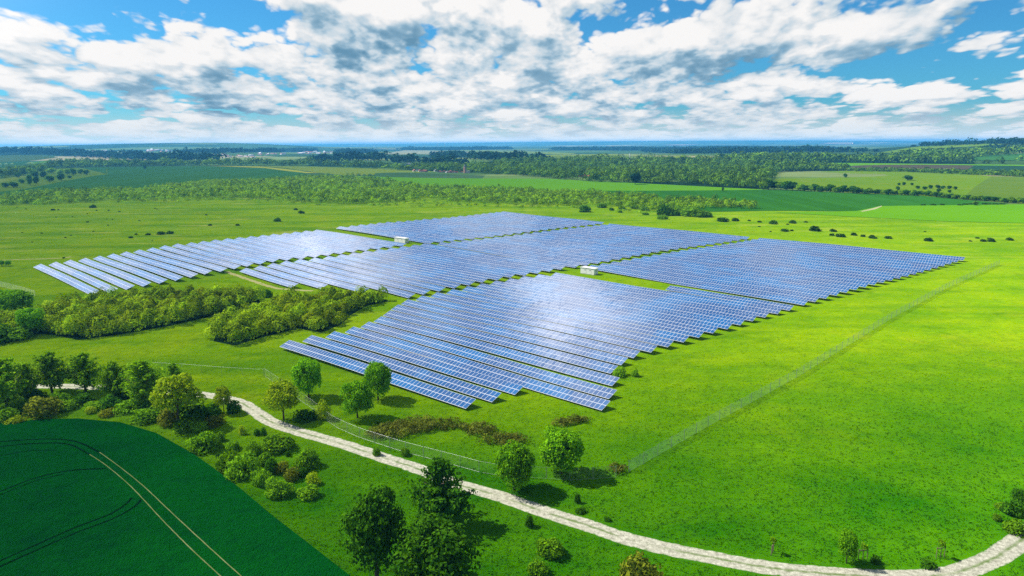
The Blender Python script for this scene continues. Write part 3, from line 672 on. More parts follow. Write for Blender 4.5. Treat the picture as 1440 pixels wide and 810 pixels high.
# trees and bushes at the left thicket end
plant('round', 'bright_tree', 22, 444, 409, 48, 'bright green round tree at the left edge above the thicket', 'tree')
plant('round', 'round_bush', 47, 471, 434, 34, 'dark ball-shaped tree in front of the left thicket', 'tree')
plant('round', 'edge_tree', 3, 430, 408, 18, 'small bright tree cut by the left edge near the thicket', 'tree')
plant('bushdark', 'bush', 2, 480, 456, 40, 'dark bush at the left edge below the bright tree', 'bush')
plant('bush', 'bush', 26, 476, 452, 36, 'bush between left edge and the ball-shaped tree', 'bush')
plant('round', 'small_round_tree', 2, 374, 366, 8, 'small round tree on the left edge near the sandy path', 'tree')
plant('round', 'small_round_tree', 12, 374, 366, 8, 'small round tree second from the left edge near the sandy path', 'tree')

def vnoise(X, Y, sc, seed):
    x = X / sc + seed * 17.3; y = Y / sc + seed * 5.9; xi = np.floor(x); yi = np.floor(y); fx = x - xi; fy = y - yi
    fx = fx * fx * (3 - 2 * fx); fy = fy * fy * (3 - 2 * fy)
    def h_(a, b): q_ = np.sin(a * 127.1 + b * 311.7 + seed) * 43758.5453; return q_ - np.floor(q_)
    return (h_(xi, yi) * (1 - fx) + h_(xi + 1, yi) * fx) * (1 - fy) + (h_(xi, yi + 1) * (1 - fx) + h_(xi + 1, yi + 1) * fx) * fy
# ---- uncountable masses
def mass(name, poly, mat, label, cat, spacing, w, h, n, size, jit=.45, z=0, dens=1.0, step=12, clump=0.0):
    """trees or bushes filling an outline, sitting on the terrain"""
    wp = wpoly(poly, step); A = np.array(wp); x0, y0 = A.min(0); x1, y1 = A.max(0)
    gx, gy = np.meshgrid(np.arange(x0, x1, spacing), np.arange(y0, y1, spacing))
    X = gx.ravel() + rng.uniform(-jit, jit, gx.size) * spacing; Y = gy.ravel() + rng.uniform(-jit, jit, gx.size) * spacing
    k = inside(wp, X, Y) & (rng.random(len(X)) < dens)
    X, Y = X[k], Y[k]
    dd_ = np.hypot(X, Y)
    for hp, hw in CLEAR:                              # gaps in the trees where a house is seen
        hd = math.hypot(*hp[:2]); ux, uy = hp[0] / hd, hp[1] / hd
        al = X * ux + Y * uy - hd; la = np.abs(X * uy - Y * ux)
        k = ~((al > -75) & (al < 14) & (la < hw)); X, Y = X[k], Y[k]
    nz = .6 * vnoise(X, Y, spacing * 7, 3) + .4 * vnoise(X, Y, spacing * 2.6, 8)
    if clump:
        k = nz > clump; X, Y, nz = X[k], Y[k], nz[k]
    nt = len(X); big = .72 + .62 * nz; hh = h * (.55 + .75 * rng.random(nt) ** 1.3) * big; ww = w * (.6 + .7 * rng.random(nt)) * big
    Z = hgt(X, Y)
    d = rdir(nt * n).reshape(nt, n, 3); d[:, :, 2] = np.where(d[:, :, 2] < -.25, -d[:, :, 2], d[:, :, 2])
    # lumpy radius
    ph = rng.random((nt, 1)) * 6; lump = 1 + .22 * np.sin(4 * d[:, :, 0] + ph) * np.cos(5 * d[:, :, 1] + ph * 2) + .12 * rng.random((nt, n))
    P = np.empty((nt, n, 3))
    P[:, :, 0] = X[:, None] + d[:, :, 0] * ww[:, None] / 2 * lump
    P[:, :, 1] = Y[:, None] + d[:, :, 1] * ww[:, None] / 2 * lump
    P[:, :, 2] = Z[:, None] + hh[:, None] * (.42 + .56 * d[:, :, 2] * lump)
    Q = leaves(P.reshape(-1, 3), d.reshape(-1, 3), size, .5)
    tint = np.repeat((.55 * rng.random(nt) + .45 * vnoise(X, Y, spacing * 3.3, 5)) % 1.0, n * 4)
    o = link(name, npmesh(name, Q, 4, mat, tint)); tag(o, label, cat, kind='stuff')
    return o, nt
CLEAR = [(G(x_, y_), w_ * mpp(G(x_, y_)) / 2 + 3) for x_, y_, w_ in [(814, 249.5, 6), (821, 250, 8), (827, 244.5, 8), (829, 250, 5), (892, 228.5, 7), (948, 249, 4), (971.5, 249, 5), (951, 239, 5), (984, 249, 4), (654, 244, 6), (885.5, 229, 2)] + [(x_, 243, 5) for x_ in range(584, 652, 6)]]
thick1 = [(-20, 452), (20, 460), (60, 452), (100, 437), (150, 428), (240, 419), (300, 421), (345, 420), (364, 421), (368, 426), (330, 438), (240, 458), (160, 472), (110, 478), (76, 471), (60, 470), (20, 472), (-20, 478)]
mass('thicket', thick1, M['leaf_olive'], 'long dense olive green thicket left of the wedge thicket', 'thicket', 2.6, 4.0, 4.4, 430, .34)
thick2 = [(300, 480), (303, 472), (318, 458), (360, 440), (400, 429), (440, 422), (500, 421), (543, 421), (547, 424), (515, 430), (492, 444), (480, 456), (452, 468), (420, 462), (370, 474), (330, 486)]
mass('thicket', thick2, M['leaf_olive'], 'wedge-shaped olive thicket beside the front panel rows', 'thicket', 2.6, 4.0, 4.0, 430, .34)
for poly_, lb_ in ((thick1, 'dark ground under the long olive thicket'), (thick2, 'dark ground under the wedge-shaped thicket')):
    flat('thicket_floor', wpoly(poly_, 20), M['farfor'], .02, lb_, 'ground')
# brown weedy banks
def bank(poly, lb): mass('weed_bank', poly, M['leaf_weed'], lb, 'weeds', .75, 1.5, 1.1, 60, .2)
M['leaf_weed'] = leafmat('leaf_weed', (.12, .15, .015), (.22, .27, .025), (.21, .21, .03), tint=True, nscale=.6)
bank([(514, 612), (530, 603), (560, 594), (590, 593), (640, 596), (660, 602), (620, 606), (585, 612), (556, 618), (530, 618)], 'brownish weedy bank left part behind the fence')
bank([(648, 604), (670, 598), (690, 602), (700, 610), (680, 614), (655, 612)], 'brownish weedy bank in the middle behind the fence')
bank([(672, 622), (720, 612), (742, 622), (730, 630), (700, 626)], 'brownish weeds left of the round tree by the track')
bank([(770, 596), (800, 590), (838, 588), (820, 596), (790, 602)], 'thin weedy bank right of the middle, below the panel rows')
bank([(860, 661), (876, 658), (884, 663), (872, 668), (858, 667)], 'pale weed clump at the corner end of the right fence')

scrubA = [(-80, 290), (-80, 287), (0, 279), (50, 272), (110, 270), (200, 268), (240, 262), (300, 257), (370, 255), (430, 250), (470, 249), (520, 253), (560, 258), (600, 264), (700, 268), (820, 272), (920, 279), (1020, 285), (1068, 290), (1060, 294.5), (1000, 293.5), (930, 299), (860, 291), (760, 289), (700, 286.5), (640, 284), (620, 280.5), (596, 278), (567, 284), (485, 288), (435, 285), (360, 280), (300, 278), (240, 282), (150, 284), (60, 288)]
mass('scrub', scrubA, M['leaf_scrub'], 'broad belt of young bright green trees and scrub behind the panels', 'scrub', 4.9, 5.0, 4.4, 62, .72, dens=.93, clump=.30)
mass('scrub', [(150, 285), (300, 279), (420, 284), (480, 290), (560, 287), (600, 281), (700, 288), (850, 293), (930, 302), (850, 296), (700, 292), (560, 291), (420, 288), (300, 282), (150, 287)], M['leaf_scrub'], 'loose low scrub along the front of the belt', 'scrub', 7, 3.6, 2.0, 44, .6, dens=.5)
mass('scrub', scrubA, M['leaf_wood'], 'taller dark green trees standing among the bright scrub belt', 'scrub', 10, 6.5, 6.2, 90, .8, dens=.32, clump=.42)
# woods
mass('woodland', [(555, 239.5), (600, 241), (660, 244), (720, 246.8), (800, 253.5), (840, 256.5), (900, 257.5), (960, 260.5), (1030, 264.5), (1080, 266), (1085, 252), (1090, 243), (1000, 236), (900, 233), (780, 232), (700, 234), (640, 236.5), (590, 237)], M['leaf_wood'], 'wooded valley side behind the fields, near part', 'woodland', 9.5, 11.5, 10.5, 110, 1.45, dens=.95, clump=.20)
mass('woodland', [(640, 236.5), (700, 234), (780, 232), (900, 233), (1000, 236), (1090, 243), (1150, 240), (1160, 238), (1100, 235), (1085, 229.5), (1000, 229), (960, 228), (900, 227), (840, 228), (780, 227), (740, 228.5), (700, 231), (660, 234)], M['leaf_wood'], 'wooded valley side behind the fields, far part', 'woodland', 14, 17, 13, 60, 2.4, dens=.95, clump=.24)
mass('woodland', [(1000, 225), (1085, 226.5), (1090, 229), (1200, 229.2), (1300, 230.2), (1372, 231), (1368, 229), (1300, 227), (1250, 224.5), (1160, 222), (1080, 222), (1040, 222.5)], M['leaf_wood'], 'long dark wood on the right plateau', 'woodland', 17, 21, 15, 44, 3.6)
mass('woodland', [(-60, 253), (0, 251), (30, 246), (64, 239), (80, 236), (64, 237), (40, 241), (0, 246), (-60, 248)], M['leaf_wood'], 'strip of trees at the left edge behind the round tree clump', 'woodland', 11, 14, 12, 60, 2.2)
mass('woodland', [(64, 238), (115, 236), (200, 234), (290, 233.4), (440, 233.6), (440, 232.4), (290, 232), (200, 232), (130, 232), (90, 233.5), (64, 236)], M['leaf_wood'], 'dark tree belt along the far edge of the teal field', 'woodland', 12, 15, 13, 60, 2.4)
mass('woodland', [(440, 234), (480, 235.5), (540, 238.5), (560, 239), (556, 236.5), (500, 234), (450, 232.8)], M['leaf_wood'], 'loose line of trees left of the village', 'woodland', 14, 15, 11, 60, 2.4, dens=.7)
mass('woodland', [(1082, 244), (1110, 242), (1150, 240), (1190, 240), (1190, 237), (1150, 233.5), (1100, 232), (1080, 234)], M['leaf_wood'], 'dark trees at the left end of the long hedge on the right', 'woodland', 10, 12, 9, 60, 2.0, dens=.8)
mass('hedge', [(1185, 241), (1270, 242), (1360, 245.8), (1440, 249), (1520, 252), (1520, 247.5), (1440, 245), (1380, 242.5), (1300, 240.6), (1270, 240.4), (1190, 239)], M['leaf_wood'], 'long dark hedge along the top of the hillside', 'hedge', 9, 10, 5, 50, 1.6)
mass('woodland', [(-80, 217.5), (0, 216.8), (60, 217.6), (100, 220.5), (180, 225), (270, 228), (330, 228), (300, 226.5), (200, 222.5), (140, 218), (90, 215.4), (0, 215.2), (-80, 216)], M['leaf_wooddark'], 'dark wooded ridge at far left', 'woodland', 26, 34, 20, 26, 7.0, step=6)
mass('woodland', [(1372, 230), (1440, 230), (1500, 230), (1500, 231.5), (1440, 231), (1380, 231)], M['leaf_wood'], 'tree line at the foot of the right hill', 'woodland', 15, 16, 12, 44, 3.0, dens=.6)
mass('woodland', [(1248, 221), (1280, 217.5), (1330, 214.5), (1400, 215.5), (1500, 213), (1500, 217), (1440, 218), (1395, 220.5), (1370, 222.5), (1300, 222.5)], M['leaf_wood'], 'brownish wood across the middle of the right hill', 'woodland', 20, 22, 12, 30, 4.2, dens=.85, step=6)
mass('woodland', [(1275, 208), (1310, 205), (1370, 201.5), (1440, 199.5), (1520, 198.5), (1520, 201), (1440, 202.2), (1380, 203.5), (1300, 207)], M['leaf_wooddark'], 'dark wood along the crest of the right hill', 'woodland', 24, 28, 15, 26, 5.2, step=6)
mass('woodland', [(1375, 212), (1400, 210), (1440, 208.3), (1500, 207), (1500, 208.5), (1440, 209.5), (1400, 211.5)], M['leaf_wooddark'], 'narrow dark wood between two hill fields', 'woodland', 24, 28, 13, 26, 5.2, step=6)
FW = [([(550, 230), (552, 227), (575, 226), (588, 227), (586, 229.5)], 'dark bluish wood left of the village'),
 ([(590, 231), (600, 229), (640, 228), (660, 229.5), (650, 232), (600, 233)], 'bluish wood above the village roofs'),
 ([(605, 221), (640, 218.6), (656, 219.5), (645, 222), (615, 222.4)], 'distant wood patch under the pale field'),
 ([(655, 223.5), (668, 220.6), (690, 221.5), (740, 223.2), (745, 226.5), (690, 226.8)], 'dark distant wood behind the pinkish field'),
 ([(700, 230), (760, 226), (775, 225.5), (770, 228), (705, 233)], 'wood edge left above the middle wood'),
 ([(470, 215.5), (505, 213.8), (530, 214.3), (520, 215.6), (480, 216.4)], 'far blue wood left of the pale field'),
 ([(360, 213.5), (420, 211.4), (450, 212.4), (430, 213.6), (370, 214.8)], 'far blue wood above the distant town'),
 ([(440, 225.5), (540, 224), (545, 226), (440, 228)], 'bluish tree band beyond the distant town'),
 ([(770, 210.5), (960, 210), (1100, 209.2), (1180, 209), (1100, 210.6), (960, 211.4), (800, 211.8)], 'long far blue forest across the plain'),
 ([(900, 214.5), (1050, 213.8), (1180, 213), (1240, 214), (1100, 215.6), (960, 216.2)], 'nearer blue forest band across the plain'),
 ([(560, 210.4), (640, 209.6), (720, 209.4), (720, 210.2), (640, 211.2), (570, 211.4)], 'far blue forest behind the wind turbines'),
 ([(240, 215), (300, 213.9), (360, 214.2), (360, 215.2), (280, 215.8)], 'far blue tree band in front of the distant town')]
for poly, lb in FW:
    wp = wpoly(poly, 6); A = np.array(wp); dist = np.hypot(*A.T).mean(); sp = max(18, dist / 170)
    mass('woodland', poly, M['leaf_wooddark'], lb, 'woodland', sp, sp * 1.3, 15, 14, sp * .38, step=6, dens=.8)

# ---- shrubs dotted over the meadows
def q(ox, oy, s, l): return [(ox + a / s, oy + b / s, c / s) for a, b, c in l]
left_sh = q(0, 260, 5.79, [(712, 300, 20), (342, 392, 16), (533, 427, 16), (578, 410, 12), (1065, 425, 30), (1108, 400, 22), (1207, 400, 32), (1310, 390, 52), (1384, 388, 44), (916, 280, 12), (1135, 288, 14), (972, 215, 16), (785, 208, 14), (710, 235, 12), (430, 200, 28), (475, 202, 14), (755, 175, 46), (760, 377, 14), (880, 327, 14), (870, 278, 10), (590, 258, 10), (457, 262, 10), (885, 208, 14), (180, 388, 12), (262, 465, 12), (1262, 190, 12), (1282, 197, 12), (1240, 455, 8), (520, 593, 20), (210, 195, 12), (140, 180, 10)])
left_sh += [(390, 309, 9), (416, 294, 5), (424, 298, 8), (334, 316, 5), (295, 316, 5), (290, 302, 3)]
left_sh.sort(key=lambda a: a[0])
for i, (x, y, w) in enumerate(left_sh):
    s = 'small' if w < 3 else ('large' if w > 6 else 'mid-sized')
    plant('shrub', 'shrub', x, y + w * .25, y - w * .38, w * 1.0, f'{s} dark shrub, {ordw(i)} from the left among those dotting the left meadow', 'shrub', 'shrubs dotted over the left meadow')
right_sh = q(1020, 270, 3.43, [(50, 132, 30), (115, 136, 16), (165, 142, 18), (163, 165, 12), (232, 145, 38), (325, 143, 32), (388, 143, 16), (285, 182, 32), (320, 184, 16), (218, 190, 10), (432, 175, 50), (520, 183, 30), (513, 205, 22), (555, 207, 38), (620, 202, 28), (663, 210, 22), (712, 215, 34), (785, 217, 30), (980, 228, 36), (1243, 233, 24), (1280, 230, 36), (1371, 225, 30), (1215, 220, 16), (1182, 235, 14), (962, 190, 10), (300, 155, 12)])
right_sh += [(1016, 308, 14), (1033, 309, 8)]
right_sh.sort(key=lambda a: a[0])
for i, (x, y, w) in enumerate(right_sh):
    s = 'small' if w < 5 else ('large' if w > 9 else 'mid-sized')
    plant('shrub', 'shrub', x, y + w * .25, y - w * .30, w * .95, f'{s} dark shrub, {ordw(i)} from the left in the scattered line beyond the right panel block', 'shrub', 'shrubs scattered beyond the right panels')
mid_sh = [(823, 298, 287, 15), (846, 292, 283, 11), (860, 296, 291, 6), (874, 295, 287, 9), (892, 293, 286, 9), (934, 303, 285, 16), (944, 303, 287, 14), (955, 302, 286, 17), (970, 304, 288, 20), (985, 305, 291, 20), (996, 305, 297, 11), (931, 308, 300, 13), (908, 302, 297, 8), (872, 299, 294, 5), (907, 296, 288, 10)]
for i, (x, b, t, w) in enumerate(mid_sh):
    plant('bushdark' if i in (0, 5, 2) else 'bush', 'bush', x, b, t, w, f'rounded bush, {ordw(i)} listed' if False else f'{"dark" if i in (0, 5, 2) else "green"} bush {ordw(sorted(range(len(mid_sh)), key=lambda j: mid_sh[j][0]).index(i))} from the left in the group behind the middle panel blocks', 'bush', 'bushes behind the middle blocks', 1.0)
# far single trees
plant('fardark', 'lone_tree', 893, 259.5, 243.5, 16, 'tall dark lone tree at the edge of the bright green field', 'tree')
plant('fartree', 'lone_tree', 1016.5, 269.5, 263, 3.5, 'slim little tree alone in the bright green field', 'tree')
plant('fartree', 'lone_tree', 203, 238, 231, 6, 'tiny lone tree on the teal field', 'tree')
plant('fartree', 'lone_tree', 1188, 250, 244, 6, 'single round tree on the left of the hillside', 'tree')
plant('fartree', 'lone_tree', 1276, 254, 246.5, 13, 'wide round tree alone on the hillside', 'tree')
plant('fartreelight', 'lone_tree', 1371, 289, 283, 8, 'pale bush tree at the corner of the right fields', 'tree')
cl = [(8, 264, 257, 10), (19, 264, 256, 12), (30, 258, 252, 9), (43, 261, 246, 8), (52, 259, 248, 9), (33, 247, 234, 12), (45, 247, 236, 12), (58, 243, 231, 12), (72, 244, 236, 12), (62, 250, 241, 10), (70, 256, 247, 12), (87, 254, 244, 12), (85, 246, 238, 9), (95, 246, 237, 9), (103, 247, 237, 9), (114, 245, 238, 8), (122, 246, 239, 8), (98, 251, 247, 6), (50, 250, 241, 9), (26, 250, 243, 8)]
order = sorted(range(len(cl)), key=lambda j: cl[j][0])
for i, (x, b, t, w) in enumerate(cl):
    plant('fartreelight' if i in (5, 6, 7, 8, 12, 13) else 'fartree', 'clump_tree', x, b, t, w, f'{"light green" if i in (5, 6, 7, 8, 12, 13) else "dark"} round tree, {ordw(order.index(i))} from the left in the clump beside the teal field', 'tree', 'tree clump beside the teal field at left', 1.0)
# hedgerow trees at right, one by one
hr = []
x = 1074
while x < 1446:
    yb = np.interp(x, [1074, 1130, 1200, 1300, 1352, 1440], [267, 269, 272.2, 276.4, 280.5, 286.5]); hh = np.interp(x, [1074, 1130, 1200, 1330, 1440], [13, 11, 9, 7, 7]) * random.uniform(.75, 1.2)
    hr.append((x, yb + random.uniform(-1, .3), yb - hh, hh * random.uniform(.9, 1.3))); x += hh * random.uniform(.5, .8)
for i, (x, b, t, w) in enumerate(hr):
    plant('fartree' if i % 3 else 'fartreelight', 'hedgerow_tree', x, b, t, w, f'{ordw(i)} tree from the left in the hedgerow above the dark crop field', 'tree', 'trees of the hedgerow on the right', 1.05)
or_ = [(1264, 261, 257, 5), (1271, 261, 256, 6), (1282, 261, 257, 5), (1290, 266, 261, 7), (1300, 267, 262, 8), (1308, 266, 260, 7), (1318, 265, 260, 9), (1326, 266, 261, 8), (1335, 266, 261, 8), (1343, 267, 262, 6), (1320, 271, 265, 7), (1262, 268, 262, 7), (1285, 272, 267, 7), (1335, 271, 267, 6), (1306, 273, 268, 8)]
oo = sorted(range(len(or_)), key=lambda j: or_[j][0])
for i, (x, b, t, w) in enumerate(or_):
    plant('fartree', 'hillside_tree', x, b, t, w, f'{ordw(oo.index(i))} small tree from the left in the group on the hillside', 'tree', 'small trees on the hillside', .85)
vb = [(1298, 289), (1312, 289), (1325, 288.8), (1350, 289), (1357, 288), (1364, 287.6), (1384, 287.5), (1392, 287.8), (1400, 287.8), (1409, 287.8)]
for i, (x, b) in enumerate(vb):
    plant('shrub', 'verge_shrub', x, b, b - 2.6, 6, f'{ordw(i)} low shrub from the left along the verge above the right lime field', 'shrub', 'verge shrubs between the right fields')

# ------------------------------------------------------------------ solar park
TH = R(-41.5); E_ = np.array([math.cos(TH), math.sin(TH)]); Nn_ = np.array([-E_[1], E_[0]])
def W2(s, t): return E_ * s + Nn_ * t
ZL, TILT, MW, ML = .68, R(20), 1.04, 1.50
def wave(x, y): return .16 * math.sin(x / 17 + y / 31) + .12 * math.sin(y / 13 - x / 29 + 1)
def interp(xs, k): return float(np.interp(k, range(len(xs)), xs))
module_mesh = None
def panel_box(v, f, uv, p0, p1, z0, z1, vdir, i, j, th=.045):
    """one module as a thin slab between two column edges"""
    b = len(v); ct, st = math.cos(TILT), math.sin(TILT)
    lo, hi = j * (ML + .03), j * (ML + .03) + ML
    for (p, z) in ((p0, z0), (p1, z1)):
        for L in (lo, hi):
            for dz in (0, -th):
                v.append((p[0] + vdir[0] * (L * ct - dz * -st), p[1] + vdir[1] * (L * ct - dz * -st), z + L * st + dz * ct))
    # order: p0lo, p0lo-, p0hi, p0hi-, p1lo, p1lo-, p1hi, p1hi-
    f += [(b, b + 4, b + 6, b + 2)]; uv += [(i, j), (i + 1, j), (i + 1, j + 1), (i, j + 1)]
    e = [(i + .01, j + .01)] * 4
    for qd in ((b + 1, b + 3, b + 7, b + 5), (b, b + 1, b + 5, b + 4), (b + 2, b + 6, b + 7, b + 3), (b, b + 2, b + 3, b + 1), (b + 4, b + 5, b + 7, b + 6)):
        f.append(qd); uv += e
def row(a, b, label, group, detail=0):
    """one panel table from left low corner a to right low corner b (world xy)"""
    a = np.array(a); b = np.array(b); L = np.linalg.norm(b - a); u = (b - a) / L; vd = np.array([-u[1], u[0]]); n = int(round(L / MW)); w = L / n
    root = link('solar_panel_row', None, loc=(a[0], a[1], 0)); tag(root, label, 'solar panels', group)
    zs = [ZL + wave(*(a + u * w * i)) for i in range(n + 1)]
    def pt(i): return u * (w * i)
    v, f, uv = [], [], []; g_ = .012
    nsep = 50 if detail >= 2 else 0
    for i in range(n):
        for j in (0, 1):
            if i >= n - nsep:
                vv, ff, uu = [], [], []
                mid = u * (w * (i + .5)); zc = (zs[i] + zs[i + 1]) / 2
                panel_box(vv, ff, uu, -u * w * .5 + u * g_, u * w * .5 - u * g_, zs[i] - zc, zs[i + 1] - zc, vd, i, j)
                link('solar_module', pymesh('solar_module', vv, ff, M['panel'], uv=uu), parent=root, loc=(mid[0], mid[1], zc))
            else:
                panel_box(v, f, uv, pt(i) + u * g_, pt(i + 1) - u * g_, zs[i], zs[i + 1], vd, i, j)
    if v:
        o = link('module_array', pymesh('module_array', v, f, M['panel'], uv=uv), parent=root)
        if nsep: o['kind'] = 'stuff'
    # rack: two purlins under the modules, cross beams; posts
    mb = MB(); ct, st = math.cos(TILT), math.sin(TILT)
    for Ls in (.6, 2.4):
        mb.tube([(*(pt(i) + vd * Ls * ct), zs[i] + Ls * st - .10) for i in range(0, n + 1, 4)] + [(*(pt(n) + vd * Ls * ct), zs[n] + Ls * st - .10)], .05, 4)
    k = list(range(1, n, 4))
    posts = []
    for i in k:
        p = pt(i); z = zs[i]
        mb.tube([(*(p + vd * .1 * ct), z + .1 * st - .16), (*(p + vd * 2.9 * ct), z + 2.9 * st - .16)], .05, 4)
        posts += [(p + vd * .7 * ct, z + .7 * st - .16), (p + vd * 2.4 * ct, z + 2.4 * st - .16)]
    if detail == 0:
        for p, z in posts: mb.tube([(p[0], p[1], -.1), (p[0], p[1], z)], .06, 4)
    link('rack', mb.mesh('rack', M['galv']), parent=root)
    if detail:
        for p, z in posts:
            o = link('post', POST, parent=root, loc=(p[0], p[1], 0), sc=(1, 1, z))
    return root
POST = MB().tube([(0, 0, -.05), (0, 0, 1)], .06, 6).mesh('post', M['galv'])
NROW = 0
def block(name, group, rows, order_txt, det=None):
    for i, (sl, tl, sr, tr) in enumerate(rows):
        lb = f'{ordw(i)} panel row counted from the near side in the {name} block'
        if i == 0: lb = f'nearest panel row of the {name} block'
        row(W2(sl, tl), W2(sr, tr), lb, group, det(i) if det else 0)
# front block
FL = [(-151.6, 83.9), (-151.4, 90.2), (-150.3, 96.3), (-150.7, 102.6), (-152.1, 108.7), (-154.5, 115.0), (-158.3, 121.3), (-162.4, 127.6), (-165.6, 134.1), (-166.1, 140.6), (-166.0, 147.0), (-165.4, 153.5), (-164.6, 160), (-164, 166.3), (-163.2, 172.7), (-162, 179.1), (-161, 185.5), (-159, 192), (-156.5, 199.0)]
FR = [(-88.0, 86.0), (-86.6, 91.8), (-85.9, 97.8), (-67.9, 102.2), (-70.2, 108.1), (-73.8, 114.7), (-78.3, 121.0), (-79.6, 127.3), (-80.1, 133.4), (-79.1, 139.7), (-78.1, 146.0), (-77.1, 152.2), (-76.1, 158.5), (-75.2, 164.8), (-74.1, 171.2), (-73.3, 177.6), (-72.5, 184.1), (-71.5, 190.6), (-70.3, 197.0)]
rows = [(*l, *r) for l, r in zip(FL, FR)] + [(-112.6, 207.0, -69.2, 203.4)]
block('front', 'panel rows of the front block', rows, '', lambda i: 2 if i < 7 else (1 if i < 10 else 0))
# right block
rows = []
for k in range(20):
    f_ = k / 19; rows.append((-156.6 + 20.5 * f_, 222.4 + 121 * f_, -68.2 + 22.9 * f_, 212.8 + 124.4 * f_))
block('right', 'panel rows of the right block', rows, '')
# middle block
rows = []; sRm = [-214.3, -204.8, -188, -170.2, -170.2, -169.6, -168.9, -168.3, -168.1, -166.6, -166.2, -164.6, -163.8, -163.1, -162.6]
AR = [(-257.2, 74.9), (-256.1, 80.2), (-257.0, 86.0), (-257.8, 91.9), (-258.4, 97.8), (-258.9, 103.8), (-260.4, 110.0), (-262.4, 116.4), (-262.9, 122.9), (-264.4, 129.3), (-265.8, 135.6), (-267, 142), (-268.0, 148.4), (-267.4, 154.8), (-265.9, 161), (-265.2, 167.4), (-265.0, 173.8), (-264.7, 180.4), (-264.3, 186.9), (-263.1, 193.3), (-262.0, 199.9), (-261.4, 206.5), (-260.8, 213.1)]
art = [a[1] for a in AR]; ars = [a[0] for a in AR]
for k in range(15):
    tl = 128.2 + 6.5 * k; sl = float(np.interp(tl - 1, art, ars)) + 6.3
    if k < 1: sl = -258.1
    tre = 121 + 6.6 * k; sr = sRm[k]
    full = -166.0; f_ = (sr - sl) / (full - sl); rows.append((sl, tl, sr, tl + (tre - tl) * f_))
block('middle', 'panel rows of the middle block', rows, '')
# back middle block
rows = []
for k in range(19):
    f_ = k / 18; rows.append((-251.1 + 19.3 * f_, 227.9 + 121.6 * f_, float(np.interp(k, [0, 8, 13, 18], [-160.9, -154.5, -148.3, -141.6])), 220.6 + 123.6 * f_))
block('back middle', 'panel rows of the back middle block', rows, '')
# far block
CT = [-349.5, -347.3, -347.4, -346.5, -346.6, -346.5, -344.5, -343.0, -342.6, -342.2, -339.8, -337.9, -336.3, -336.1, -334.1, -333.9, -333.2, -333.0, -332.9, -332.8]
rows = []
for k in range(20):
    f_ = k / 19; rows.append((CT[k], 235.9 + 127.4 * f_, -256.9 + 18.7 * f_, 228.4 + 124.8 * f_))
block('far', 'panel rows of the far block', rows, '')
# left block
AL = [(-336.6, 78.1), (-337.8, 84.0), (-339.1, 89.8), (-339.8, 95.8), (-341.0, 102), (-342.7, 108.2), (-344, 114.2), (-345, 120.4), (-346.3, 126.8), (-348.6, 133.5), (-349.6, 140), (-348.3, 146.3), (-348.6, 152.5), (-349.3, 159), (-349.6, 165.6), (-349.5, 172.2), (-349.5, 178.8), (-349.3, 185.5), (-349.3, 192.0), (-348.4, 198.5), (-348.6, 205), (-348.3, 211.7), (-347, 218.1)]
rows = [(*l, *r) for l, r in zip(AL, AR)]
block('left', 'panel rows of the left block', rows, '', lambda i: 1 if i < 8 else 0)

# transformer cabins
def cabin(s, t, L, Wd, Hh, label):
    p = W2(s, t); o = link('transformer_cabin', None, loc=(p[0], p[1], 0), rz=TH); tag(o, label, 'cabin', 'white transformer cabins')
    link('plinth', MB().box(-.05, L + .05, -.05, Wd + .05, 0, .18).mesh('plinth', M['grille']), parent=o)
    link('body', MB().box(0, L, 0, Wd, .18, Hh).mesh('body', M['cabwhite']), parent=o)
    link('roof', MB().prism([(-.15, Hh), (L + .15, Hh), (L + .15, Hh + .12), (L / 2, Hh + .22), (-.15, Hh + .12)], -.15, Wd + .15).mesh('roof', M['cabroof']), parent=o)
    for k in (.25, .62):
        d = link('door', MB().box(L * k, L * k + 1.1, -.03, .0, .25, 2.2).mesh('door', M['cabwhite']), parent=o)
        link('vent', MB().box(L * k + .2, L * k + .9, -.045, -.031, 1.5, 1.9).mesh('vent', M['grille']), parent=d)
    link('vent', MB().box(L, L + .03, Wd * .3, Wd * .7, 1.3, 1.9).mesh('vent', M['grille']), parent=o)
    return o
cabin(-280, 224.2, 8.4, 2.6, 2.4, 'small white transformer cabin between the left and the far panel block')
cabin(-154, 214.6, 6.4, 2.7, 2.4, 'white transformer cabin between the front and the right panel block')

# ------------------------------------------------------------------ fences
def fence(px, label, hh=2.0, step=4.0, wires=(2.05,), netm='net'):
    pts = [np.array(G(*p)[:2]) for p in px]; root = link('wire_fence', None, loc=(pts[0][0], pts[0][1], 0)); tag(root, label, 'fence')
    o0 = pts[0]; seg = []; tot = 0
    for a, b in zip(pts[:-1], pts[1:]): seg.append((tot, a, b)); tot += np.linalg.norm(b - a)
    def at(d):
        for s0, a, b in reversed(seg):
            if d >= s0 - 1e-6: return a + (b - a) * ((d - s0) / np.linalg.norm(b - a))
    n = int(tot / step); P = [at(tot * i / n) - o0 for i in range(n + 1)]
    pm = MB().tube([(0, 0, -.1), (0, 0, hh + .1)], .045, 6).mesh('post', M['galv'])
    for p in P: link('post', pm, parent=root, loc=(p[0], p[1], 0), rz=random.random())
    if netm:
        v = []; f = []; uv = []
        for i, p in enumerate(P): v += [(p[0], p[1], .05), (p[0], p[1], hh)]
        for i in range(len(P) - 1): f.append((2 * i, 2 * i + 2, 2 * i + 3, 2 * i + 1)); uv += [(i * step, 0), ((i + 1) * step, 0), ((i + 1) * step, hh), (i * step, hh)]
        link('mesh', pymesh('mesh', v, f, M[netm], uv=uv), parent=root)
    for z in wires:
        link('wire', MB().tube([(p[0], p[1], z) for p in P], .009, 4).mesh('wire', M['galv']), parent=root)
    return root
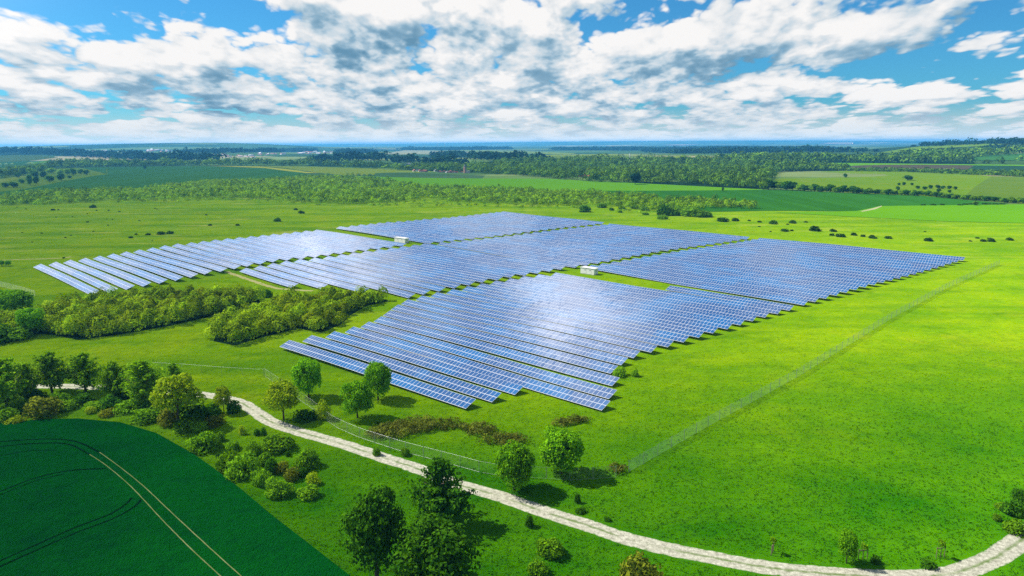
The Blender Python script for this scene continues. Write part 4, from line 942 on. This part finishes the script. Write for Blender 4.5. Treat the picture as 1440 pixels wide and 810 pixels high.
fence([(1405, 372), (1330, 406), (1250, 450), (1120, 531), (1000, 597), (884, 664)], 'long green-grey mesh fence running diagonally through the right meadow', 1.9, 4.0, (1.92, .08))
fence([(866, 672), (800, 676), (745, 672), (690, 669), (640, 655), (560, 634), (500, 614), (466, 598), (446, 580), (410, 555), (373, 530)], 'wire fence following the gravel track behind the round trees', 1.9, 3.5, (1.92, .12), 'netthin')
fence([(371, 529), (330, 527), (290, 524), (255, 521), (200, 518)], 'thin pale wire fence behind the left tree row', 1.6, 4.5, (1.6,), None)
fence([(-40, 392), (0, 403), (28, 410), (50, 417)], 'short green-grey mesh fence at the left edge above the bright tree', 2.0, 4.0, (2.0,))

# ------------------------------------------------------------------ buildings far away
def house(px, base, wpx, hpx, wall, roof, label, group=None, name='house', deep=.8):
    p = G(px, base); k = mpp(p); w = wpx * k; h = hpx * k; d = w * deep; o = link(name, None, loc=tuple(p), rz=random.uniform(-.5, .5)); tag(o, label, 'house', group)
    hw = h * .55
    link('wall', MB().box(-w / 2, w / 2, -d / 2, d / 2, -.5, hw).mesh('wall', M[wall]), parent=o)
    ov = w * .05
    link('roof', MB().prism([(-w / 2 - ov, hw - .05), (w / 2 + ov, hw - .05), (0, h)], -d / 2 - ov, d / 2 + ov).mesh('roof', M[roof]), parent=o)
    for x in (-.25, .15):
        link('window', MB().box(w * x, w * x + w * .14, -d / 2 - .06, -d / 2 + .02, hw * .4, hw * .75).mesh('window', M['glassdark']), parent=o)
    return o
vill = [(583, 241.5, 5, 3.4, 'plaster', 'redroof'), (587, 241.6, 4, 4.4, 'white', 'slate'), (591, 242, 5, 3.6, 'plaster', 'redroof'), (596, 242.3, 6, 3.8, 'pinkwall', 'redroof'), (600, 242, 4, 3.2, 'plaster', 'redroof'), (613, 241.5, 5, 3.4, 'white', 'slate'), (618, 243, 5, 3.2, 'plaster', 'redroof'), (624, 243, 6, 3.4, 'plaster', 'redroof'), (629, 243.5, 4, 3, 'white', 'slate'), (634, 243.6, 6, 4.2, 'pinkwall', 'redroof'), (638.5, 243.8, 5, 3.8, 'plaster', 'redroof'), (642, 244, 4, 3, 'white', 'redroof'), (574, 231.5, 6, 2.2, 'white', 'slate'), (649, 243.5, 4, 3, 'plaster', 'redroof')]
for i, (x, b, w, h, wl, rf) in enumerate(vill):
    house(x, b, w, h, wl, rf, f'{ordw(sorted(range(len(vill)), key=lambda j: vill[j][0]).index(i))} house from the left in the village behind the pale field', 'village houses behind the pale field')
for x, b, w, h, wl, rf, lb in [(814, 249.5, 6, 4.2, 'plaster', 'redroof', 'pale house with red roof at the left of the red-roofed farm'), (821, 250, 9, 4.6, 'pinkwall', 'redroof', 'long red-roofed building at the front of the farm in the wood'), (827, 244.5, 8, 8, 'plaster', 'redroof', 'tall pinkish house with red roof higher in the wood'), (823, 246, 4, 4, 'white', 'slate', 'small white building between the red roofs in the wood'), (829, 250, 5, 4, 'plaster', 'redroof', 'red-roofed house at the right of the farm in the wood'),
    (892, 228.5, 8, 2.6, 'white', 'slate', 'white flat building beside the tall mast'), (948, 249, 4, 4, 'white', 'slate', 'small white house left in the right part of the wood'), (971.5, 249, 4.5, 5, 'white', 'white', 'bright white gabled house in the right part of the wood'), (951, 239, 6, 3, 'plaster', 'slate', 'grey house above the small white one in the wood'), (984, 249, 5, 4, 'plaster', 'slate', 'beige house right of the bright white gabled one'),
    (1310, 215.5, 3, 2.2, 'white', 'slate', 'white house on the slope of the right hill, left one'), (1319, 215.5, 3, 2.2, 'plaster', 'slate', 'pale house on the slope of the right hill, right one')]:
    house(x, b, w, h, wl, rf, lb)
def church():
    p = G(654, 244); k = mpp(p); w = 3.0 * k; o = link('church', None, loc=tuple(p), rz=.3); tag(o, 'reddish church tower with pointed roof in the village', 'church')
    link('tower', MB().box(-w / 2, w / 2, -w / 2, w / 2, -.5, 9 * k).mesh('tower', M['pinkwall']), parent=o)
    z = 9 * k; v = [(-w * .55, -w * .55, z), (w * .55, -w * .55, z), (w * .55, w * .55, z), (-w * .55, w * .55, z), (0, 0, z + 4.5 * k)]
    link('spire', pymesh('spire', v, [(0, 1, 4), (1, 2, 4), (2, 3, 4), (3, 0, 4), (3, 2, 1, 0)], M['slate']), parent=o)
    link('nave', MB().box(w / 2, w * 2.2, -w / 2, w / 2, -.5, 4 * k).mesh('nave', M['plaster']), parent=o)
    link('window', MB().box(-w * .12, w * .12, -w / 2 - .08, -w / 2 + .02, 6.3 * k, 7.8 * k).mesh('window', M['glassdark']), parent=o)
church()
def mast():
    p = G(885.5, 229); k = mpp(p); h = 13 * k; o = link('radio_mast', None, loc=tuple(p)); tag(o, 'tall thin white mast rising from the wood', 'mast')
    link('pole', MB().tube([(0, 0, 0), (0, 0, h)], [.9, .5], 6).mesh('pole', M['white']), parent=o)
    link('antenna', MB().tube([(0, 0, h * .82), (0, 0, h * .95)], 1.1, 8).mesh('antenna', M['white']), parent=o)
mast()
def pylon():
    p = G(240, 221); k = mpp(p); h = 9.5 * k; w = 2.2 * k; o = link('lattice_tower', None, loc=tuple(p)); tag(o, 'dark lattice tower in front of the distant town', 'tower')
    b = MB()
    for sx in (-1, 1):
        for sy in (-1, 1): b.tube([(sx * w / 2, sy * w / 2, 0), (sx * w * .12, sy * w * .12, h)], 1.1, 4)
    for i in range(6):
        z = h * i / 6; ww = w / 2 * (1 - .76 * i / 6); z2 = h * (i + 1) / 6; w2 = w / 2 * (1 - .76 * (i + 1) / 6)
        for s in (-1, 1):
            b.tube([(-ww, s * ww, z), (w2, s * w2, z2)], .6, 4); b.tube([(s * ww, -ww, z), (s * w2, w2, z2)], .6, 4)
    link('lattice', b.mesh('lattice', M['steeldark']), parent=o)
    for z in (.62, .8): link('crossarm', MB().box(-w * .5, w * .5, -.6, .6, h * z, h * z + 1.4).mesh('crossarm', M['steeldark']), parent=o)
pylon()
def turbine(px, base, hpx, lab):
    p = G(px, base); k = mpp(p); h = hpx * k; L = h * .45; o = link('wind_turbine', None, loc=tuple(p), rz=random.uniform(-.6, .6)); tag(o, lab, 'wind turbine', 'wind turbines on the plain')
    link('tower', MB().tube([(0, 0, 0), (0, 0, h)], [h * .028, h * .016], 8).mesh('tower', M['white']), parent=o)
    link('nacelle', MB().box(-h * .018, h * .018, -h * .05, h * .05, h, h * 1.035).mesh('nacelle', M['white']), parent=o)
    a0 = random.random() * 2
    for i in range(3):
        a = a0 + i * 2.094; c, s = math.cos(a), math.sin(a); z = h * 1.018; y = -h * .055
        link('blade', MB().tube([(0, y, z), (c * L * .3, y, z + s * L * .3), (c * L, y, z + s * L)], [h * .011, h * .014, h * .004], 4).mesh('blade', M['white']), parent=o)
tb = [(483, 209.8, 6), (506, 209.6, 6), (527, 211, 6), (556, 210.5, 6), (562, 210.5, 5), (583.5, 209.5, 6), (597, 210.2, 6), (615.5, 210.5, 7), (625.5, 210.5, 8), (700, 207.5, 5)]
for i, (x, b, h) in enumerate(tb): turbine(x, b, h, f'{ordw(i)} white wind turbine from the left on the blue plain')
# distant town: specks of houses
tw = []
for (x0, x1, y0, y1, n) in [(205, 240, 211, 214, 22), (275, 330, 218, 221, 20), (330, 358, 219, 222, 10), (362, 400, 216, 218.5, 14), (420, 450, 214, 217, 24), (455, 470, 213.5, 216, 8), (985, 1040, 210.5, 212.2, 16), (120, 200, 213, 215.5, 16)]:
    for i in range(n): tw.append((random.uniform(x0, x1), random.uniform(y0, y1), (x0, x1)))
tw.sort(); HS = {}
def town_mesh(wall, roof, w, d, h):
    me = pymesh('town_building', *(lambda b: (b.v, b.f))(MB().box(-w / 2, w / 2, -d / 2, d / 2, -2, h).prism([(-w / 2 - .5, h + .05), (w / 2 + .5, h + .05), (0, h + w * .3)], -d / 2 - .5, d / 2 + .5)), [M[wall], M[roof]])
    for i, pl in enumerate(me.polygons): pl.material_index = 0 if i < 6 else 1
    return me
TM = [town_mesh('white', 'redroof', 22, 60, 12), town_mesh('white', 'slate', 20, 70, 18), town_mesh('plaster', 'redroof', 25, 50, 10), town_mesh('white', 'white', 30, 60, 14)]
for i, (x, y, _) in enumerate(tw):
    p = G(x, y); k = mpp(p); s = k / 5.5 * random.uniform(.35, .6)
    o = link('town_building', TM[i % 4], loc=tuple(p), rz=random.uniform(0, 3.1), sc=(s, s, s * .9))
    tag(o, f'tiny pale building, {ordw(i) if i < 99 else "one hundred and " + ordw(i - 100)} from the left in the distant towns', 'building', 'buildings of the distant towns')

# ------------------------------------------------------------------ grass tufts near the camera
def grass():
    n = 80000
    Y = 62 + 150 * rng.random(n) ** 1.5; X = rng.uniform(-1, 1, n) * (Y * .80 + 4); k = rng.random(n) < np.clip((215 - Y) / 80, 0, 1); X, Y = X[k], Y[k]
    k = ~inside(cw, X, Y)
    tc = np.array(track_c)[::2]
    X, Y = X[k], Y[k]
    dm = np.full(len(X), 1e9)
    for c in tc: dm = np.minimum(dm, (X - c[0]) ** 2 + (Y - c[1]) ** 2)
    k = dm > (1.9 + rng.random(len(X)) * .5) ** 2; X, Y = X[k], Y[k]; n = len(X)
    a = rng.random((n, 3)) * 6.28; w = .05 + .07 * rng.random((n, 3)); h = (.05 + .15 * rng.random((n, 1)) ** 2) * np.clip((230 - Y) / 120, .3, 1)[:, None] * (.7 + .6 * rng.random((n, 3)))
    out = np.zeros((n, 3, 3, 3)); ox = rng.normal(0, .14, (n, 3)); oy = rng.normal(0, .14, (n, 3))
    for s, sg in ((0, -1), (1, 1)):
        out[:, :, s, 0] = X[:, None] + ox + sg * np.cos(a) * w; out[:, :, s, 1] = Y[:, None] + oy + sg * np.sin(a) * w; out[:, :, s, 2] = .0
    out[:, :, 2, 0] = X[:, None] + ox + rng.normal(0, .08, (n, 3)); out[:, :, 2, 1] = Y[:, None] + oy + rng.normal(0, .08, (n, 3)); out[:, :, 2, 2] = h
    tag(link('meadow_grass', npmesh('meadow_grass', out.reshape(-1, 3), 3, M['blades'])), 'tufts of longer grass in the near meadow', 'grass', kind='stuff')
grass()

# ------------------------------------------------------------------ light
SUN = Vector((-.955, .297, 0)).normalized() * math.cos(R(47)); SUN.z = math.sin(R(47))
sd = bpy.data.lights.new('sun', 'SUN'); sd.energy = 5.0; sd.angle = R(.5); sd.color = (1, .955, .87)
so = bpy.data.objects.new('sun', sd); COL.objects.link(so); so.rotation_euler = SUN.to_track_quat('Z', 'Y').to_euler(); so.location = (0, 0, 300)

# ------------------------------------------------------------------ sky with clouds
Wd = bpy.data.worlds.new('World'); S.world = Wd; Wd.use_nodes = True; nt = Wd.node_tree; nt.nodes.clear()
# density group
gr = bpy.data.node_groups.new('cloud_density', 'ShaderNodeTree')
gr.interface.new_socket('Dir', in_out='INPUT', socket_type='NodeSocketVector'); gr.interface.new_socket('Density', in_out='OUTPUT', socket_type='NodeSocketFloat')
g = N(gr); gi = gr.nodes.new('NodeGroupInput'); go = gr.nodes.new('NodeGroupOutput')
sp = g.n('SeparateXYZ'); gr.links.new(gi.outputs[0], sp.inputs[0])
z = g.m('MAXIMUM', sp.outputs[2], 0.0); den = g.m('ADD', z, .11)
cx = g.m('DIVIDE', sp.outputs[0], den); cy = g.m('DIVIDE', sp.outputs[1], den)
cb = g.n('CombineXYZ'); gr.links.new(cx, cb.inputs[0]); gr.links.new(cy, cb.inputs[1])
P = cb.outputs[0]
# a second look at the direction itself gives the clouds upright sides
cb2 = g.n('CombineXYZ'); gr.links.new(g.m('DIVIDE', sp.outputs[0], g.m('ADD', g.m('MULTIPLY', z, .35), .25)), cb2.inputs[0])
gr.links.new(g.m('MULTIPLY', sp.outputs[1], .7), cb2.inputs[1]); gr.links.new(g.m('MULTIPLY', g.m('LOGARITHM', g.m('ADD', z, .035), 2.718), 1.0), cb2.inputs[2])
P2 = cb2.outputs[0]
a = g.m('ADD', g.m('MULTIPLY', g.noise(g.vm('ADD', P, (3.1, 1.7, 0)), .42, 3, .5), .45), g.m('MULTIPLY', g.noise(g.vm('ADD', P2, (7.1, 2.7, 4)), 1.5, 2, .5), .55))
b = g.noise(P2, 3.6, 7, .52, .2)
c = g.noise(P2, 13.0, 4, .6)
vo = g.n('TexVoronoi', feature='F1'); gr.links.new(g.vm('ADD', P2, g.vm('SCALE', g.noise(P2, 6.0, 3, .6, color=True), .12)), vo.inputs['Vector'])
vo.inputs['Scale'].default_value = 4.6; vo.inputs['Detail'].default_value = 2; vo.inputs['Roughness'].default_value = .6; vo.inputs['Lacunarity'].default_value = 2.3; pass
puff = g.m('SUBTRACT', .45, vo.outputs['Distance'])
v = g.m('ADD', g.m('ADD', g.m('MULTIPLY', a, .42), g.m('MULTIPLY', puff, .58)), g.m('ADD', g.m('MULTIPLY', b, 1.0), g.m('MULTIPLY', c, .10)))
az = g.m('DIVIDE', sp.outputs[0], g.m('MAXIMUM', sp.outputs[1], .05))
def spot(px, py, wx, wy, amp):
    """a gap (negative) or thick part (positive) of the cloud cover seen towards a bearing"""
    r = ray(px, py); r = r / np.linalg.norm(r); A = r[0] / r[1]; Z = r[2]
    dx = g.m('DIVIDE', g.m('SUBTRACT', az, float(A)), wx / 960); dz = g.m('DIVIDE', g.m('SUBTRACT', sp.outputs[2], float(Z)), wy / 960)
    e = g.m('EXPONENT', g.m('MULTIPLY', g.m('ADD', g.m('MULTIPLY', dx, dx), g.m('MULTIPLY', dz, dz)), -1))
    return g.m('MULTIPLY', e, amp)
for sdef in [(200, 4, 230, 20, -.40), (350, 22, 80, 16, -.25), (75, 72, 36, 18, -.22), (20, 45, 60, 25, .16), (130, 110, 160, 30, .10), (1300, 88, 140, 22, -.36), (1420, 60, 60, 12, .16), (1250, 40, 120, 18, .10), (1400, 30, 70, 16, -.32), (1180, 102, 90, 10, -.22), (870, 40, 50, 8, -.22), (580, 40, 22, 8, -.2), (905, 3, 25, 8, -.2), (320, 103, 30, 6, -.15),
             (200, 60, 150, 35, .12), (600, 60, 300, 50, .10), (1050, 50, 150, 40, .14), (480, 12, 80, 20, .2), (720, 100, 900, 110, .17), (720, 150, 900, 40, .07), (720, 190, 1200, 22, .10), (1300, 130, 160, 14, .14), (520, 12, 90, 14, .16), (1080, 48, 170, 22, .16), (1190, 68, 80, 14, .14), (700, 120, 110, 14, .15), (180, 78, 70, 20, .14), (340, 82, 110, 14, .12), (400, 135, 80, 8, .12), (860, 100, 110, 14, .12), (540, 112, 60, 14, .12), (720, 30, 60, 18, .14)]:
    v = g.m('ADD', v, spot(*sdef))
gr.links.new(v, go.inputs[0])

g = N(nt); out = nt.nodes.new('ShaderNodeOutputWorld'); bg = nt.nodes.new('ShaderNodeBackground')
tc = g.n('TexCoord').outputs['Generated']
D0 = g.vm('NORMALIZE', tc)
def dens(vec):
    x = nt.nodes.new('ShaderNodeGroup'); x.node_tree = gr; nt.links.new(vec, x.inputs[0]); return x.outputs[0]
d0 = dens(D0)
# look a little upwards and towards the sun to find lit tops and shaded undersides
d1 = dens(g.vm('ADD', D0, (-.006, 0, .010)))
d2 = dens(g.vm('ADD', D0, (-.010, 0, .030)))
mask = g.rng(d0, .385, .57, 0, 1, True)
lit = g.m('ADD', g.m('MULTIPLY', g.m('SUBTRACT', d0, d1), 1.0), g.m('MULTIPLY', g.m('SUBTRACT', d0, d2), .60))
lit = g.m('MULTIPLY', .34, g.m('TANH', g.m('MULTIPLY', lit, 3.0)))
thick = g.rng(d2, .56, 1.06, 0, 1, True)
tone = g.noise(D0, 12.0, 5, .52, .3)
br = g.m('ADD', .74, g.m('SUBTRACT', lit, g.m('MULTIPLY', thick, .34)))
br = g.m('ADD', br, g.m('MULTIPLY', g.m('SUBTRACT', tone, .5), .75))
br = g.m('ADD', br, g.m('MULTIPLY', g.m('SUBTRACT', g.noise(D0, 5.0, 3, .5), .5), .5), clamp=True)
ccol = g.n('ValToRGB'); nt.links.new(br, ccol.inputs[0]); cr = ccol.color_ramp
cr.elements[0].position = 0; cr.elements[0].color = (.15, .33, .49, 1); cr.elements[1].position = 1; cr.elements[1].color = (1.08, 1.06, 1.04, 1)
for p_, c_ in ((.25, (.32, .51, .66)), (.5, (.62, .75, .84)), (.75, (.85, .89, .92))):
    e = cr.elements.new(p_); e.color = c_ + (1,)
sky = g.n('TexSky', sky_type='NISHITA'); sky.sun_disc = False; sky.sun_elevation = R(47); sky.sun_rotation = math.atan2(SUN.x, SUN.y); sky.altitude = 200; sky.air_density = 1.0; sky.dust_density = .6; sky.ozone_density = 3.0
skc = g.vm('MULTIPLY', sky.outputs[0], (.020, .064, .090))
spz = g.n('SeparateXYZ'); nt.links.new(D0, spz.inputs[0])
CL = .66                                              # brightness of a sunlit cloud
clouds = g.vm('SCALE', ccol.outputs[0], CL)
col = g.mix(mask, skc, clouds)
def mirror_spot(d, sig, amp):
    """bright spot added to the sky above the view for the panels to mirror"""
    q_ = g.vm('LENGTH', g.vm('SUBTRACT', D0, tuple(d))); q_ = g.m('DIVIDE', q_, sig)
    e_ = g.m('MULTIPLY', g.m('EXPONENT', g.m('MULTIPLY', g.m('MULTIPLY', q_, q_), -1)), amp)
    return g.m('MULTIPLY', e_, g.rng(d0, .45, .75, .35, 1.0))
glow = g.m('ADD', mirror_spot((-.150, .700, .692), .085, 4.0), g.m('ADD', mirror_spot((-.44, .785, .425), .080, 3.8), mirror_spot((-.62, .72, .31), .12, 1.3)))  # added bright patches above the view, mirrored as pale areas in the panels
col = g.vm('ADD', col, g.vm('SCALE', (1.0, .97, .96), glow))
hz = g.rng(spz.outputs[2], -.002, .055, .80, 0, True)
col = g.mix(hz, col, (.54, .575, .58))
glo = g.m('EXPONENT', g.m('MULTIPLY', g.m('ABSOLUTE', spz.outputs[2]), -130))
col = g.vm('SCALE', col, g.m('ADD', 1, g.m('MULTIPLY', glo, .55)))
nt.links.new(col, bg.inputs[0]); bg.inputs[1].default_value = .76
nt.links.new(bg.outputs[0], out.inputs[0])
Wd.cycles.sampling_method = 'MANUAL'; Wd.cycles.sample_map_resolution = 512

# ------------------------------------------------------------------ haze
mt, nt2, o2 = newmat('haze_air'); vp = nt2.nodes.new('ShaderNodeVolumePrincipled')
vp.inputs['Color'].default_value = (.11, .52, 1.0, 1); vp.inputs['Density'].default_value = .000100; vp.inputs['Anisotropy'].default_value = .1
nt2.links.new(vp.outputs[0], o2.inputs['Volume'])
bpy.context.view_layer.update()
HTOP = 0.0
for o_ in COL.objects:
    if o_.type == 'MESH':
        mw_ = o_.matrix_world
        for c_ in o_.bound_box: HTOP = max(HTOP, (mw_ @ Vector(c_)).z)
HTOP += 1.0; print('haze top', HTOP)
hz_o = link('haze', MB().box(-20500, 20500, -20500, 20500, -3, HTOP).mesh('haze', mt)); tag(hz_o, 'thin blue haze over the far plain', 'haze', kind='stuff')

# ------------------------------------------------------------------ render settings
S.view_settings.view_transform = 'Standard'; S.view_settings.look = 'None'; S.view_settings.gamma = 1; S.view_settings.use_curve_mapping = False
S.view_settings.exposure = .83
S.render.engine = 'CYCLES'
c = S.cycles; c.max_bounces = 6; c.diffuse_bounces = 2; c.glossy_bounces = 2; c.transmission_bounces = 2; c.transparent_max_bounces = 12; c.volume_bounces = 0
c.use_denoising = False; c.denoiser = 'OPENIMAGEDENOISE'; c.denoising_input_passes = 'RGB_ALBEDO_NORMAL'; c.denoising_prefilter = 'ACCURATE'
c.caustics_reflective = False; c.caustics_refractive = False
try: c.use_adaptive_sampling = True; c.adaptive_threshold = .01
except Exception: pass
